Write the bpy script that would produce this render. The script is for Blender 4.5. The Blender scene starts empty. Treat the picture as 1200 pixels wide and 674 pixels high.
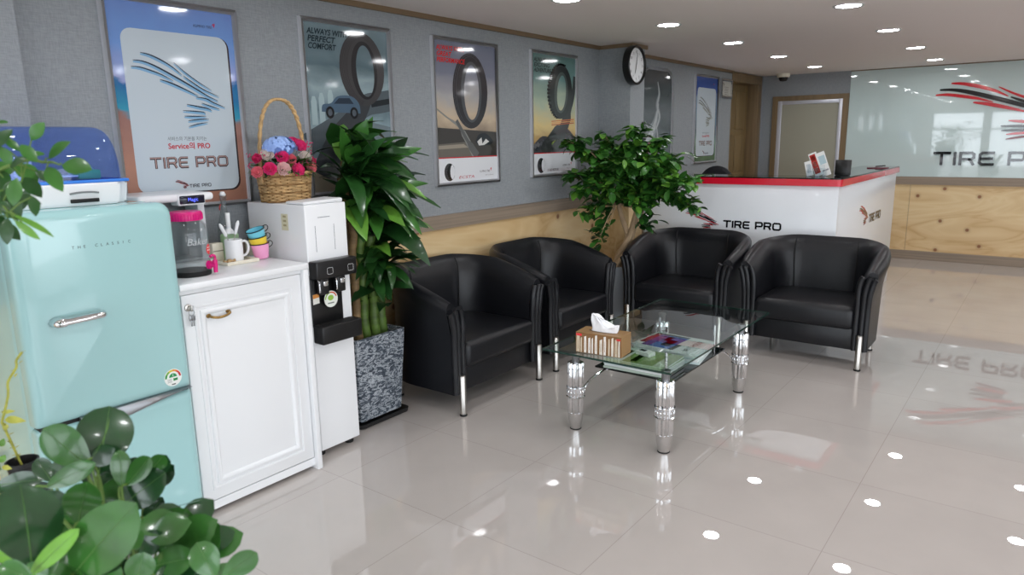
import bpy, bmesh, math, random
from mathutils import Matrix, Vector
random.seed(11)
S = bpy.context.scene
COL = S.collection
PI = math.pi
V = Vector

# ------------------------------------------------------------------ materials
MATS = {}
def s2l(c):
    return tuple((x/12.92 if x <= .04045 else ((x+.055)/1.055)**2.4) for x in c)
def rgb(r, g, b):
    return s2l((r/255, g/255, b/255)) + (1,)
def mat(name, col=None, rough=.5, metal=0, coat=0, spec=.5, noise=None, bump=None, trans=0, ior=1.45, emit=None, aniso=None):
    """principled material; noise=(scale, amount[, stretch]) varies the colour, bump=(scale, strength[, stretch])"""
    if name in MATS: return MATS[name]
    m = bpy.data.materials.new(name); m.use_nodes = True
    nt = m.node_tree; b = nt.nodes['Principled BSDF']
    b.inputs['Roughness'].default_value = rough
    b.inputs['Metallic'].default_value = metal
    b.inputs['Coat Weight'].default_value = coat
    b.inputs['Coat Roughness'].default_value = .05
    b.inputs['Specular IOR Level'].default_value = spec
    b.inputs['IOR'].default_value = ior
    b.inputs['Transmission Weight'].default_value = trans
    if col: b.inputs['Base Color'].default_value = col
    if emit:
        b.inputs['Emission Color'].default_value = emit[0]; b.inputs['Emission Strength'].default_value = emit[1]
    tc = None
    def coords(stretch):
        nonlocal tc
        if tc is None: tc = nt.nodes.new('ShaderNodeTexCoord')
        mp = nt.nodes.new('ShaderNodeMapping'); mp.inputs['Scale'].default_value = stretch
        nt.links.new(tc.outputs['Object'], mp.inputs['Vector']); return mp.outputs['Vector']
    if noise:
        sc, amt = noise[:2]; st = noise[2] if len(noise) > 2 else (1, 1, 1)
        n = nt.nodes.new('ShaderNodeTexNoise'); n.inputs['Scale'].default_value = sc; n.inputs['Detail'].default_value = 4
        nt.links.new(coords(st), n.inputs['Vector'])
        r = nt.nodes.new('ShaderNodeValToRGB')
        r.color_ramp.elements[0].position = .3; r.color_ramp.elements[1].position = .7
        r.color_ramp.elements[0].color = tuple(c*(1-amt) for c in col[:3]) + (1,)
        r.color_ramp.elements[1].color = tuple(min(1, c*(1+amt)) for c in col[:3]) + (1,)
        nt.links.new(n.outputs['Fac'], r.inputs['Fac']); nt.links.new(r.outputs['Color'], b.inputs['Base Color'])
    if bump:
        sc, stg = bump[:2]; st = bump[2] if len(bump) > 2 else (1, 1, 1)
        n = nt.nodes.new('ShaderNodeTexNoise'); n.inputs['Scale'].default_value = sc; n.inputs['Detail'].default_value = 3
        nt.links.new(coords(st), n.inputs['Vector'])
        bp = nt.nodes.new('ShaderNodeBump'); bp.inputs['Strength'].default_value = stg; bp.inputs['Distance'].default_value = .004
        nt.links.new(n.outputs['Fac'], bp.inputs['Height']); nt.links.new(bp.outputs['Normal'], b.inputs['Normal'])
    if emit and emit[1] > 5: m.cycles.emission_sampling = 'FRONT'
    MATS[name] = m; return m

def glass(name, tint=(1, 1, 1, 1), refl=1.5, rough=0.0, body=None):
    """see-through pane: transparent body with a fresnel reflection"""
    if name in MATS: return MATS[name]
    m = bpy.data.materials.new(name); m.use_nodes = True; nt = m.node_tree; nt.nodes.clear()
    o = nt.nodes.new('ShaderNodeOutputMaterial'); mx = nt.nodes.new('ShaderNodeMixShader')
    t = nt.nodes.new('ShaderNodeBsdfTransparent'); g = nt.nodes.new('ShaderNodeBsdfGlossy'); f = nt.nodes.new('ShaderNodeFresnel')
    t.inputs['Color'].default_value = tint; g.inputs['Roughness'].default_value = rough; f.inputs['IOR'].default_value = refl
    ge = nt.nodes.new('ShaderNodeNewGeometry'); iv = nt.nodes.new('ShaderNodeMath'); iv.operation = 'MULTIPLY_ADD'   # no mirror on the inner side of a pane
    iv.inputs[1].default_value = -1; iv.inputs[2].default_value = 1; nt.links.new(ge.outputs['Backfacing'], iv.inputs[0])
    fm = nt.nodes.new('ShaderNodeMath'); fm.operation = 'MULTIPLY'; nt.links.new(f.outputs[0], fm.inputs[0]); nt.links.new(iv.outputs[0], fm.inputs[1])
    nt.links.new(fm.outputs[0], mx.inputs[0]); nt.links.new(t.outputs[0], mx.inputs[1]); nt.links.new(g.outputs[0], mx.inputs[2])
    if body:   # tinted plastic: part of the light is scattered
        df = nt.nodes.new('ShaderNodeBsdfDiffuse'); tl = nt.nodes.new('ShaderNodeBsdfTranslucent'); m2 = nt.nodes.new('ShaderNodeMixShader'); m3 = nt.nodes.new('ShaderNodeMixShader')
        df.inputs[0].default_value = body[0]; tl.inputs[0].default_value = body[0]; m3.inputs[0].default_value = .5; m2.inputs[0].default_value = body[1]
        nt.links.new(df.outputs[0], m3.inputs[1]); nt.links.new(tl.outputs[0], m3.inputs[2]); nt.links.new(t.outputs[0], m2.inputs[1]); nt.links.new(m3.outputs[0], m2.inputs[2]); nt.links.new(m2.outputs[0], mx.inputs[1])
    nt.links.new(mx.outputs[0], o.inputs['Surface'])
    MATS[name] = m; return m

def ink(r, g, b):
    n = 'print_ink_%02x%02x%02x' % (r, g, b)
    return mat(n, rgb(r, g, b), rough=.06, spec=.6)

def nodes(name):
    m = bpy.data.materials.new(name); m.use_nodes = True; MATS[name] = m
    nt = m.node_tree
    def N(t, **k):
        n = nt.nodes.new(t)
        for a, v in k.items():
            if a in n.inputs: n.inputs[a].default_value = v
            else: setattr(n, a, v)
        return n
    return m, nt, N, nt.nodes['Principled BSDF'], nt.links.new
def ramp(n, stops):
    e = n.color_ramp.elements
    while len(e) < len(stops): e.new(.5)
    for x, (p, c) in zip(e, stops): x.position = p; x.color = c

def plywood(name, axis):
    """pale pine plywood: long wandering grain, a few dark knots; axis = direction of the grain"""
    m, nt, N, b, L = nodes(name)
    tc = N('ShaderNodeTexCoord'); mp = N('ShaderNodeMapping')
    sc = [1, 1, 1]; sc[axis] = .22; sc[1-axis] = 1
    mp.inputs['Scale'].default_value = sc; L(tc.outputs['Object'], mp.inputs['Vector'])
    n1 = N('ShaderNodeTexNoise', Scale=3.2, Detail=3, Distortion=1.2); L(mp.outputs[0], n1.inputs['Vector'])
    mul = N('ShaderNodeMath', operation='MULTIPLY'); mul.inputs[1].default_value = 9; L(n1.outputs['Fac'], mul.inputs[0])
    fr = N('ShaderNodeMath', operation='PINGPONG'); fr.inputs[1].default_value = 1; L(mul.outputs[0], fr.inputs[0])
    r = N('ShaderNodeValToRGB'); ramp(r, [(0, rgb(208, 174, 124)), (.2, rgb(218, 188, 140)), (.7, rgb(224, 197, 150)), (1, rgb(228, 203, 158))]); L(fr.outputs[0], r.inputs['Fac'])
    n2 = N('ShaderNodeTexNoise', Scale=1.1, Detail=2); L(mp.outputs[0], n2.inputs['Vector'])
    r2 = N('ShaderNodeValToRGB'); ramp(r2, [(.35, rgb(222, 190, 144)), (.65, rgb(255, 255, 255))]); L(n2.outputs['Fac'], r2.inputs['Fac'])
    mx = N('ShaderNodeMixRGB', blend_type='MULTIPLY'); mx.inputs[0].default_value = .45
    L(r.outputs[0], mx.inputs[1]); L(r2.outputs[0], mx.inputs[2])
    # knots
    sx = N('ShaderNodeSeparateXYZ'); L(tc.outputs['Object'], sx.inputs[0]); cb = N('ShaderNodeCombineXYZ'); L(sx.outputs[axis], cb.inputs[0]); L(sx.outputs[2], cb.inputs[1])
    vo = N('ShaderNodeTexVoronoi', voronoi_dimensions='2D', Scale=3.1, Randomness=1.0); L(cb.outputs[0], vo.inputs['Vector'])
    r3 = N('ShaderNodeValToRGB'); ramp(r3, [(0, (1, 1, 1, 1)), (.055, (.8, .8, .8, 1)), (.075, (.22, .22, .22, 1)), (.16, (0, 0, 0, 1))]); L(vo.outputs['Distance'], r3.inputs['Fac'])
    wn = N('ShaderNodeMath', operation='GREATER_THAN'); wn.inputs[1].default_value = .42
    sp = N('ShaderNodeSeparateColor'); L(vo.outputs['Color'], sp.inputs[0]); L(sp.outputs[0], wn.inputs[0])
    km = N('ShaderNodeMath', operation='MULTIPLY'); L(r3.outputs[0], km.inputs[0]); L(wn.outputs[0], km.inputs[1])
    mx2 = N('ShaderNodeMixRGB'); mx2.inputs[2].default_value = rgb(128, 72, 38); L(km.outputs[0], mx2.inputs[0]); L(mx.outputs[0], mx2.inputs[1])
    L(mx2.outputs[0], b.inputs['Base Color']); b.inputs['Roughness'].default_value = .42
    return m

def build_materials():
    # floor: polished porcelain tiles, thin grout joints
    m, nt, N, b, L = nodes('polished_tile')
    tc = N('ShaderNodeTexCoord'); mp = N('ShaderNodeMapping'); mp.inputs['Location'].default_value = (.568, -.655, 0)
    L(tc.outputs['Object'], mp.inputs['Vector'])
    br = N('ShaderNodeTexBrick', offset=0.0, squash=1.0); 
    br.inputs['Scale'].default_value = 1; br.inputs['Brick Width'].default_value = .688; br.inputs['Row Height'].default_value = .688
    br.inputs['Mortar Size'].default_value = .0014; br.inputs['Mortar Smooth'].default_value = .1; br.inputs['Bias'].default_value = 0
    br.inputs['Color1'].default_value = rgb(191, 184, 179); br.inputs['Color2'].default_value = rgb(194, 187, 182); br.inputs['Mortar'].default_value = rgb(166, 158, 152)
    L(mp.outputs[0], br.inputs['Vector'])
    n = N('ShaderNodeTexNoise', Scale=3.0, Detail=5); L(mp.outputs[0], n.inputs['Vector'])
    r = N('ShaderNodeValToRGB'); ramp(r, [(.3, (.93, .93, .93, 1)), (.7, (1, 1, 1, 1))]); L(n.outputs['Fac'], r.inputs['Fac'])
    mx = N('ShaderNodeMixRGB', blend_type='MULTIPLY'); mx.inputs[0].default_value = 1; L(br.outputs['Color'], mx.inputs[1]); L(r.outputs[0], mx.inputs[2])
    L(mx.outputs[0], b.inputs['Base Color']); b.inputs['Roughness'].default_value = .0; b.inputs['IOR'].default_value = 1.85
    # linen wallpaper
    m, nt, N, b, L = nodes('linen_wallpaper')
    tc = N('ShaderNodeTexCoord')
    def str_noise(sc, st):
        q = N('ShaderNodeMapping'); q.inputs['Scale'].default_value = st; L(tc.outputs['Object'], q.inputs['Vector'])
        k = N('ShaderNodeTexNoise', Scale=sc, Detail=2); L(q.outputs[0], k.inputs['Vector']); return k.outputs['Fac']
    a1 = str_noise(30, (1, 1, 9)); a2 = str_noise(30, (9, 9, 1))
    ad = N('ShaderNodeMath', operation='ADD'); L(a1, ad.inputs[0]); L(a2, ad.inputs[1])
    hf = N('ShaderNodeMath', operation='MULTIPLY'); hf.inputs[1].default_value = .5; L(ad.outputs[0], hf.inputs[0])
    r = N('ShaderNodeValToRGB'); ramp(r, [(.35, rgb(135, 140, 144)), (.65, rgb(153, 158, 162))]); L(hf.outputs[0], r.inputs['Fac'])
    L(r.outputs[0], b.inputs['Base Color']); b.inputs['Roughness'].default_value = .75
    bp = N('ShaderNodeBump', Strength=.15, Distance=.002); L(hf.outputs[0], bp.inputs['Height']); L(bp.outputs[0], b.inputs['Normal'])
    plywood('plywood_along_y', 1); plywood('plywood_along_x', 0)
    mat('rail_wood', rgb(146, 131, 115), .5, noise=(6, .18, (1, .12, 9)))
    mat('rail_wood_cross', rgb(146, 131, 115), .5, noise=(6, .18, (.12, 1, 9)))
    mat('ceiling_paint', rgb(238, 229, 226), .8)
    mat('cornice_wood', rgb(120, 100, 76), .5)
    mat('leather', rgb(20, 21, 25), .36, bump=(170, .22), spec=.45)
    mat('leather_seam', rgb(14, 14, 16), .6)
    mat('chrome', rgb(225, 226, 228), .08, 1)
    mat('brushed_steel', rgb(190, 186, 180), .28, 1)
    mat('steel_grey', rgb(150, 152, 155), .3, .9)
    mat('rubber_black', rgb(18, 18, 18), .6)
    mat('black_plastic', rgb(20, 20, 21), .3)
    glass('clear_glass', (.90, .95, .93, 1), 2.3)
    glass('vessel_glass', (.92, .94, .94, 1), 1.55, 0, (rgb(176, 180, 184), .10))
    glass('acrylic', (.93, .95, .96, 1), 1.4)
    glass('blue_dome', (.58, .70, .98, 1), 1.45, .03, (rgb(120, 156, 236), .13))
    glass('green_liquid', (.95, 1, .95, 1), 1.35, 0, (rgb(196, 228, 186), .7))
    mat('glass_edge', rgb(32, 58, 50), .08)
    mat('black_glass', rgb(12, 14, 15), .03)
    mat('mint_enamel', rgb(164, 207, 208), .16, coat=.6, spec=.5)
    mat('white_gloss', rgb(236, 238, 240), .22)
    mat('white_paint', rgb(233, 235, 237), .4)
    mat('white_satin', rgb(232, 236, 240), .3, coat=.2)
    mat('seam_grey', rgb(120, 124, 126), .6)
    mat('brass', rgb(150, 120, 72), .3, 1)
    mat('pink_plastic', rgb(214, 30, 122), .25)
    mat('red_gloss', rgb(214, 26, 52), .2, coat=.4)
    mat('red_lacquer', rgb(196, 26, 40), .08, coat=.6)
    mat('black_lacquer', rgb(14, 15, 17), .05, coat=.6)
    mat('backpainted_glass', rgb(198, 215, 214), .03, spec=.7, ior=1.6)
    mat('door_wood', rgb(128, 108, 74), .45, noise=(9, .16, (3, 3, .12)))
    mat('frame_wood', rgb(124, 104, 76), .5, noise=(9, .16, (3, 3, .12)))
    mat('aluminium', rgb(206, 208, 213), .35)
    mat('silver_frame', rgb(205, 206, 214), .35, .35)
    mat('beige_panel', rgb(160, 158, 142), .6)
    mat('wicker', rgb(190, 156, 108), .6, noise=(40, .25))
    mat('wicker_dark', rgb(146, 112, 70), .7, noise=(40, .25))
    mat('soil', rgb(58, 46, 36), .9, noise=(30, .4), bump=(60, .8))
    mat('bark_pale', rgb(186, 160, 128), .7, noise=(14, .3, (1, 1, .3)), bump=(30, .6))
    mat('cane_green', rgb(78, 104, 42), .5, noise=(6, .4, (1, 1, 6)), bump=(40, .5, (1, 1, 3)))
    mat('cane_brown', rgb(116, 94, 62), .6, noise=(6, .4, (1, 1, 6)), bump=(40, .6, (1, 1, 3)))
    mat('leaf_deep', rgb(34, 74, 30), .32, noise=(9, .3), coat=.15)
    mat('leaf_mid', rgb(56, 108, 40), .32, noise=(9, .3), coat=.15)
    mat('leaf_bright', rgb(92, 142, 50), .35, noise=(9, .25), coat=.1)
    mat('leaf_gloss_deep', rgb(30, 66, 34), .2, noise=(14, .3), coat=.35)
    mat('leaf_gloss_mid', rgb(52, 100, 42), .2, noise=(14, .25), coat=.35)
    mat('leaf_gloss_bright', rgb(104, 160, 52), .25, noise=(14, .2), coat=.3)
    mat('leaf_rib', rgb(84, 126, 62), .4)
    mat('stem_green', rgb(92, 122, 52), .5)
    mat('stem_yellow', rgb(170, 172, 74), .5, noise=(40, .25))
    mat('grey_ceramic', rgb(168, 174, 180), .3)
    mat('terracotta_black', rgb(26, 26, 27), .5)
    mat('cream', rgb(232, 226, 208), .5)
    mat('paper_white', rgb(240, 240, 238), .6)
    mat('paper_edge', rgb(208, 212, 212), .7, noise=(1, .12, (1, 1, 600)))
    mat('tissue', rgb(246, 247, 250), .9)
    mat('cup_blue', rgb(120, 208, 228), .35); mat('cup_yellow', rgb(242, 212, 66), .35); mat('cup_pink', rgb(244, 166, 206), .35)
    mat('lamp_lens', (1, 1, 1, 1), .4, emit=((.97, .98, 1, 1), 76))
    mat('display_blue', rgb(16, 16, 40), .1)
    mat('display_text', rgb(90, 100, 240), .3, emit=(rgb(90, 110, 255), 1.4))
    mat('window_frame', rgb(90, 92, 95), .4, .5)
    mat('office_fabric', rgb(24, 26, 32), .7)
    # slate pot
    m, nt, N, b, L = nodes('slate_rock')
    tc = N('ShaderNodeTexCoord'); mp = N('ShaderNodeMapping'); mp.inputs['Scale'].default_value = (1, 1, 2.1); L(tc.outputs['Object'], mp.inputs['Vector'])
    n = N('ShaderNodeTexNoise', Scale=15, Detail=7, Roughness=.68, Distortion=2.6); L(mp.outputs[0], n.inputs['Vector'])
    r = N('ShaderNodeValToRGB'); ramp(r, [(.38, rgb(46, 56, 68)), (.49, rgb(74, 86, 98)), (.55, rgb(206, 212, 218)), (.62, rgb(84, 96, 108))]); L(n.outputs['Fac'], r.inputs['Fac'])
    L(r.outputs[0], b.inputs['Base Color']); b.inputs['Roughness'].default_value = .6
    bp = N('ShaderNodeBump', Strength=.9, Distance=.01); L(n.outputs['Fac'], bp.inputs['Height']); L(bp.outputs[0], b.inputs['Normal'])

def cloudy(name, stops, ax='Z', lo=-.5, hi=.5, sc=4, amt=.25, warm=None):
    """printed picture background: vertical colour bands broken by soft clouds"""
    m, nt, N, b, L = nodes(name)
    tc = N('ShaderNodeTexCoord'); sx = N('ShaderNodeSeparateXYZ'); L(tc.outputs['Object'], sx.inputs[0])
    mr = N('ShaderNodeMapRange'); mr.inputs['From Min'].default_value = lo; mr.inputs['From Max'].default_value = hi; L(sx.outputs[ax], mr.inputs['Value'])
    mp = N('ShaderNodeMapping'); mp.inputs['Scale'].default_value = (1, 1, 1.8); mp.inputs['Rotation'].default_value = (.5, 0, 0); L(tc.outputs['Object'], mp.inputs['Vector'])
    n = N('ShaderNodeTexNoise', Scale=sc, Detail=5, Distortion=.6); L(mp.outputs[0], n.inputs['Vector'])
    ma = N('ShaderNodeMath', operation='MULTIPLY_ADD'); ma.inputs[1].default_value = amt; L(n.outputs['Fac'], ma.inputs[0])
    sb = N('ShaderNodeMath', operation='SUBTRACT'); sb.inputs[1].default_value = amt*.5; L(mr.outputs[0], sb.inputs[0]); L(sb.outputs[0], ma.inputs[2])
    r = N('ShaderNodeValToRGB'); ramp(r, stops); L(ma.outputs[0], r.inputs['Fac'])
    L(r.outputs[0], b.inputs['Base Color']); b.inputs['Roughness'].default_value = .06; b.inputs['Specular IOR Level'].default_value = .6
    return m
build_materials()

# ------------------------------------------------------------------ geometry
class G:
    def __init__(s): s.bm = bmesh.new(); s.mats = []
    def mi(s, m):
        m = MATS[m] if isinstance(m, str) else m
        if m not in s.mats: s.mats.append(m)
        return s.mats.index(m)
    def add(s, vs, fs, m, M=None):
        i = s.mi(m)
        if M is not None: vs = [M @ V(v) for v in vs]
        bv = [s.bm.verts.new(v) for v in vs]
        for f in fs:
            try: s.bm.faces.new([bv[k] for k in f]).material_index = i
            except ValueError: pass
        return s
    def merge(s, bm, m, M=None):
        bm.verts.index_update()
        return s.add([v.co.copy() for v in bm.verts], [[v.index for v in f.verts] for f in bm.faces], m, M)
    def box(s, lo, hi, m, bev=0, seg=2, M=None, taper=None):
        b = bmesh.new(); bmesh.ops.create_cube(b, size=1)
        for v in b.verts:
            t = v.co + V((.5, .5, .5)); v.co = V([lo[k] + (hi[k]-lo[k])*t[k] for k in range(3)])
            if taper and t.z < .5:
                cx, cy = (lo[0]+hi[0])/2, (lo[1]+hi[1])/2
                v.co.x = cx + (v.co.x-cx)*taper; v.co.y = cy + (v.co.y-cy)*taper
        if bev: bmesh.ops.bevel(b, geom=list(b.edges), offset=bev, segments=seg, profile=.5, affect='EDGES')
        s.merge(b, m, M); b.free(); return s
    def lathe(s, prof, m, at=(0, 0, 0), seg=24, M=None, flute=0, nf=12, cap=True):
        vs, fs = [], []
        n = len(prof)
        for k in range(seg):
            a = 2*PI*k/seg
            for r, z in prof:
                rr = r*(1 - flute*(.5+.5*math.cos(nf*a))) if flute else r
                vs.append(V((rr*math.cos(a), rr*math.sin(a), z)) + V(at))
        for k in range(seg):
            k2 = (k+1) % seg
            for j in range(n-1): fs.append((k*n+j, k2*n+j, k2*n+j+1, k*n+j+1))
        if cap and prof[0][0] > 1e-5: fs.append([k*n for k in range(seg)][::-1])
        if cap and prof[-1][0] > 1e-5: fs.append([k*n+n-1 for k in range(seg)])
        s.add(vs, fs, m, M); return s
    def cyl(s, p0, p1, r, m, seg=16, r2=None):
        return s.tube([p0, p1], [r, r if r2 is None else r2], m, seg)
    def rim(s, y0, y1, z0, z1, prof, m):
        """mitred rectangular moulding standing on the x=0 face; prof = (inset, height) pairs"""
        c = [(y0, z0), (y1, z0), (y1, z1), (y0, z1)]; sg = [(1, 1), (-1, 1), (-1, -1), (1, -1)]
        rings = [[V((h, cy+sy*i, cz+sz*i)) for i, h in prof] for (cy, cz), (sy, sz) in zip(c, sg)]
        n = len(prof); vs = [p for r in rings for p in r]
        return s.add(vs, [(k*n+j, ((k+1) % 4)*n+j, ((k+1) % 4)*n+j+1, k*n+j+1) for k in range(4) for j in range(n-1)], m)
    def tube(s, pts, r, m, seg=8, closed=False, sq=1):
        pts = [V(p) for p in pts]; n = len(pts)
        rs = resamp(r, n)
        vs, fs = [], []
        up = None
        for i, p in enumerate(pts):
            t = (pts[(i+1) % n]-pts[i-1]) if closed else (pts[min(i+1, n-1)]-pts[max(i-1, 0)])
            t = t.normalized() if t.length > 1e-9 else V((0, 0, 1))
            if up is None: up = t.orthogonal().normalized()
            up = (up - t*up.dot(t)); up = up.normalized() if up.length > 1e-6 else t.orthogonal().normalized()
            w = t.cross(up)
            for k in range(seg):
                a = 2*PI*k/seg
                vs.append(p + (up*math.cos(a)+w*math.sin(a)*sq)*rs[i])
        for i in range(n if closed else n-1):
            j = (i+1) % n
            for k in range(seg):
                k2 = (k+1) % seg
                fs.append((i*seg+k, i*seg+k2, j*seg+k2, j*seg+k))
        if not closed:
            fs.append(list(range(seg))[::-1]); fs.append([(n-1)*seg+k for k in range(seg)])
        return s.add(vs, fs, m)
    def loft(s, rings, m, caps=True, closed_ring=True):
        n = len(rings[0]); vs = [p for r in rings for p in r]; fs = []
        for i in range(len(rings)-1):
            for k in range(n if closed_ring else n-1):
                k2 = (k+1) % n
                fs.append((i*n+k, i*n+k2, (i+1)*n+k2, (i+1)*n+k))
        if caps and closed_ring:
            fs.append(list(range(n))[::-1]); fs.append([(len(rings)-1)*n+k for k in range(n)])
        return s.add(vs, fs, m)
    def prism(s, poly, B, d0, d1, m):
        """2-D outline poly on the plane basis B=(origin,u,v,n), from depth d0 to d1 along n"""
        o, u, v, nn = B; n = len(poly)
        lo = [o+u*x+v*y+nn*d0 for x, y in poly]
        if d0 == d1: return s.add(lo, [list(range(n))], m)
        hi = [o+u*x+v*y+nn*d1 for x, y in poly]
        fs = [list(range(n))[::-1], [n+k for k in range(n)]] + [(k, (k+1) % n, n+(k+1) % n, n+k) for k in range(n)]
        return s.add(lo+hi, fs, m)
    def leaf(s, b, t, w, m, up=(0, 0, 1), droop=.15, fold=.25, n=6, shape=.45, full=.75, wav=0):
        """one leaf from base b to tip t: curved blade, folded along its midrib"""
        b, t = V(b), V(t); d = t-b; Ln = d.length
        if Ln < 1e-5: return s
        d /= Ln; up = V(up); side = d.cross(up)
        if side.length < 1e-3: side = d.cross(V((1, 0, .2)))
        side.normalize(); nn = side.cross(d).normalized()
        vs, fs = [], []
        for i in range(n+1):
            q = i/n
            hw = w*.5*(math.sin(PI*min(1, max(0, q**(math.log(.5)/math.log(shape)))))**full)
            if i == 0: hw = w*.03
            if i == n: hw = w*.01
            c = b+d*(q*Ln)+nn*(4*droop*Ln*q*(1-q))
            wv = nn*wav*w*math.sin(q*9)
            vs += [c-side*hw+nn*hw*fold+wv, c, c+side*hw+nn*hw*fold-wv]
        for i in range(n):
            a = i*3
            fs += [(a, a+1, a+4, a+3), (a+1, a+2, a+5, a+4)]
        return s.add(vs, fs, m)
    def build(s, name, parent=None, sm=38, kind=None, loc=None):
        bmesh.ops.recalc_face_normals(s.bm, faces=s.bm.faces) if sm != 'leaf' else None
        me = bpy.data.meshes.new(name)
        if sm:
            th = math.radians(80 if sm == 'leaf' else sm)
            for f in s.bm.faces: f.smooth = True
            for e in s.bm.edges:
                if len(e.link_faces) == 2 and e.calc_face_angle(0) > th: e.smooth = False
        if loc:
            for v in s.bm.verts: v.co -= V(loc)
        s.bm.to_mesh(me); s.bm.free()
        for m in s.mats: me.materials.append(m)
        o = bpy.data.objects.new(name, me); COL.objects.link(o)
        if parent: o.parent = parent
        if loc: o.location = loc
        if kind: o['kind'] = kind
        return o

def thing(name, label, cat, loc=(0, 0, 0), rz=0, group=None):
    o = bpy.data.objects.new(name, None); COL.objects.link(o); o.empty_display_size = .1
    o.location = loc; o.rotation_euler = (0, 0, rz); tag(o, label, cat, group); return o
def tag(o, label, cat, group=None):
    o['label'] = label; o['category'] = cat
    if group: o['group'] = group
    return o
def dup(root, loc, rz=None, label=None, group=None, scale=None):
    r = root.copy(); COL.objects.link(r); r.location = loc
    if rz is not None: r.rotation_euler = (0, 0, rz)
    if scale: r.scale = scale
    if label: r['label'] = label
    if group: r['group'] = group
    for ch in list(root.children):
        c = ch.copy(); COL.objects.link(c); c.parent = r
        for g in ch.children:
            d = g.copy(); COL.objects.link(d); d.parent = c
    return r

# flat drawing on a plane: basis = (origin, u, v, n)
def facing_px(o): return (V(o), V((0, 1, 0)), V((0, 0, 1)), V((1, 0, 0)))     # seen from +x
def facing_my(o): return (V(o), V((1, 0, 0)), V((0, 0, 1)), V((0, -1, 0)))    # seen from -y
def facing_up(o, a=0): return (V(o), V((math.cos(a), math.sin(a), 0)), V((-math.sin(a), math.cos(a), 0)), V((0, 0, 1)))
def resamp(w, n):
    if not isinstance(w, (list, tuple)): return [w]*n
    if len(w) == n: return list(w)
    out = []
    for i in range(n):
        q = i/(n-1)*(len(w)-1); k = min(int(q), len(w)-2); out.append(w[k]*(1-q+k)+w[k+1]*(q-k))
    return out
def stroke_poly(pts, w):
    """outline of a pen stroke; w = width or list of widths"""
    n = len(pts); ws = resamp(w, n)
    L, R = [], []
    for i in range(n):
        ax, ay = pts[max(i-1, 0)]; bx, by = pts[min(i+1, n-1)]
        if 0 < i < n-1:
            d1 = V((pts[i][0]-ax, pts[i][1]-ay)).normalized(); d2 = V((bx-pts[i][0], by-pts[i][1])).normalized()
            t = (d1+d2).normalized(); k = 1/max(.5, math.sqrt((1+d1.dot(d2))/2))
        else: t = V((bx-ax, by-ay)).normalized(); k = 1
        nx, ny = -t.y, t.x; h = ws[i]*.5*k
        L.append((pts[i][0]+nx*h, pts[i][1]+ny*h)); R.append((pts[i][0]-nx*h, pts[i][1]-ny*h))
    return L, R
def ribbon(g, pts, w, B, d0, d1, m):
    L, R = stroke_poly(pts, w)
    for i in range(len(pts)-1):
        g.prism([R[i], R[i+1], L[i+1], L[i]], B, d0, d1, m)
def smooth2(pts, k=4):
    out = []
    P = [pts[0]]+list(pts)+[pts[-1]]
    for i in range(1, len(P)-2):
        p0, p1, p2, p3 = P[i-1], P[i], P[i+1], P[i+2]
        for j in range(k):
            t = j/k
            out.append(tuple(.5*((2*p1[c])+(-p0[c]+p2[c])*t+(2*p0[c]-5*p1[c]+4*p2[c]-p3[c])*t*t+(-p0[c]+3*p1[c]-3*p2[c]+p3[c])*t**3) for c in range(len(p1))))
    out.append(tuple(pts[-1])); return out
def rrect(x0, y0, x1, y1, r, k=5):
    out = []
    for cx, cy, a in ((x1-r, y0+r, -PI/2), (x1-r, y1-r, 0), (x0+r, y1-r, PI/2), (x0+r, y0+r, PI)):
        for i in range(k+1):
            q = a+PI/2*i/k; out.append((cx+r*math.cos(q), cy+r*math.sin(q)))
    return out
def ellipse(cx, cy, rx, ry, n=28, rot=0):
    return [(cx+rx*math.cos(a)*math.cos(rot)-ry*math.sin(a)*math.sin(rot), cy+rx*math.cos(a)*math.sin(rot)+ry*math.sin(a)*math.cos(rot)) for a in (2*PI*i/n for i in range(n))]
def ring2(g, B, d, c0, c1, m, n=36, a0=0, a1=2*PI):
    """flat band between two ellipses (cx,cy,rx,ry,rot)"""
    def E(c, a):
        cx, cy, rx, ry, ro = c
        return (cx+rx*math.cos(a)*math.cos(ro)-ry*math.sin(a)*math.sin(ro), cy+rx*math.cos(a)*math.sin(ro)+ry*math.sin(a)*math.cos(ro))
    for i in range(n):
        p, q = a0+(a1-a0)*i/n, a0+(a1-a0)*(i+1)/n
        g.prism([E(c0, p), E(c0, q), E(c1, q), E(c1, p)], B, d, d, m)

GLYPH = {  # techno lettering as pen strokes in a unit-high box
 'T': (1.15, [[(0, .93), (1.15, .93)], [(.56, .86), (.56, 0)]]),
 'I': (.2, [[(.1, 0), (.1, 1)]]),
 'R': (1.05, [[(.1, 0), (.1, .93), (.8, .93), (.94, .82), (.94, .58), (.8, .46), (.2, .46)], [(.58, .46), (.76, .36), (.95, 0)]]),
 'E': (1.05, [[(1.0, .93), (.25, .93), (.1, .8), (.1, .2), (.25, .07), (1.0, .07)], [(.1, .5), (.92, .5)]]),
 'P': (1.05, [[(.1, 0), (.1, .93), (.85, .93), (.98, .8), (.98, .52), (.85, .4), (.2, .4)]]),
 'O': (1.2, [[(.6, .93), (.25, .93), (.1, .78), (.1, .22), (.25, .07), (.95, .07), (1.1, .22), (1.1, .78), (.95, .93), (.6, .93)]]),
 ' ': (.42, [])}
def techno(g, text, x, y, h, width, B, d0, d1, m, pen=.16):
    tot = sum(GLYPH[c][0] for c in text)+.16*(len(text)-1); k = width/tot
    for c in text:
        w, st = GLYPH[c]
        for s_ in st:
            ribbon(g, [(x+p[0]*k, y+p[1]*h) for p in s_], pen*(h+k)*.5, B, d0, d1, m)
        x += (w+.16)*k
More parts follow.
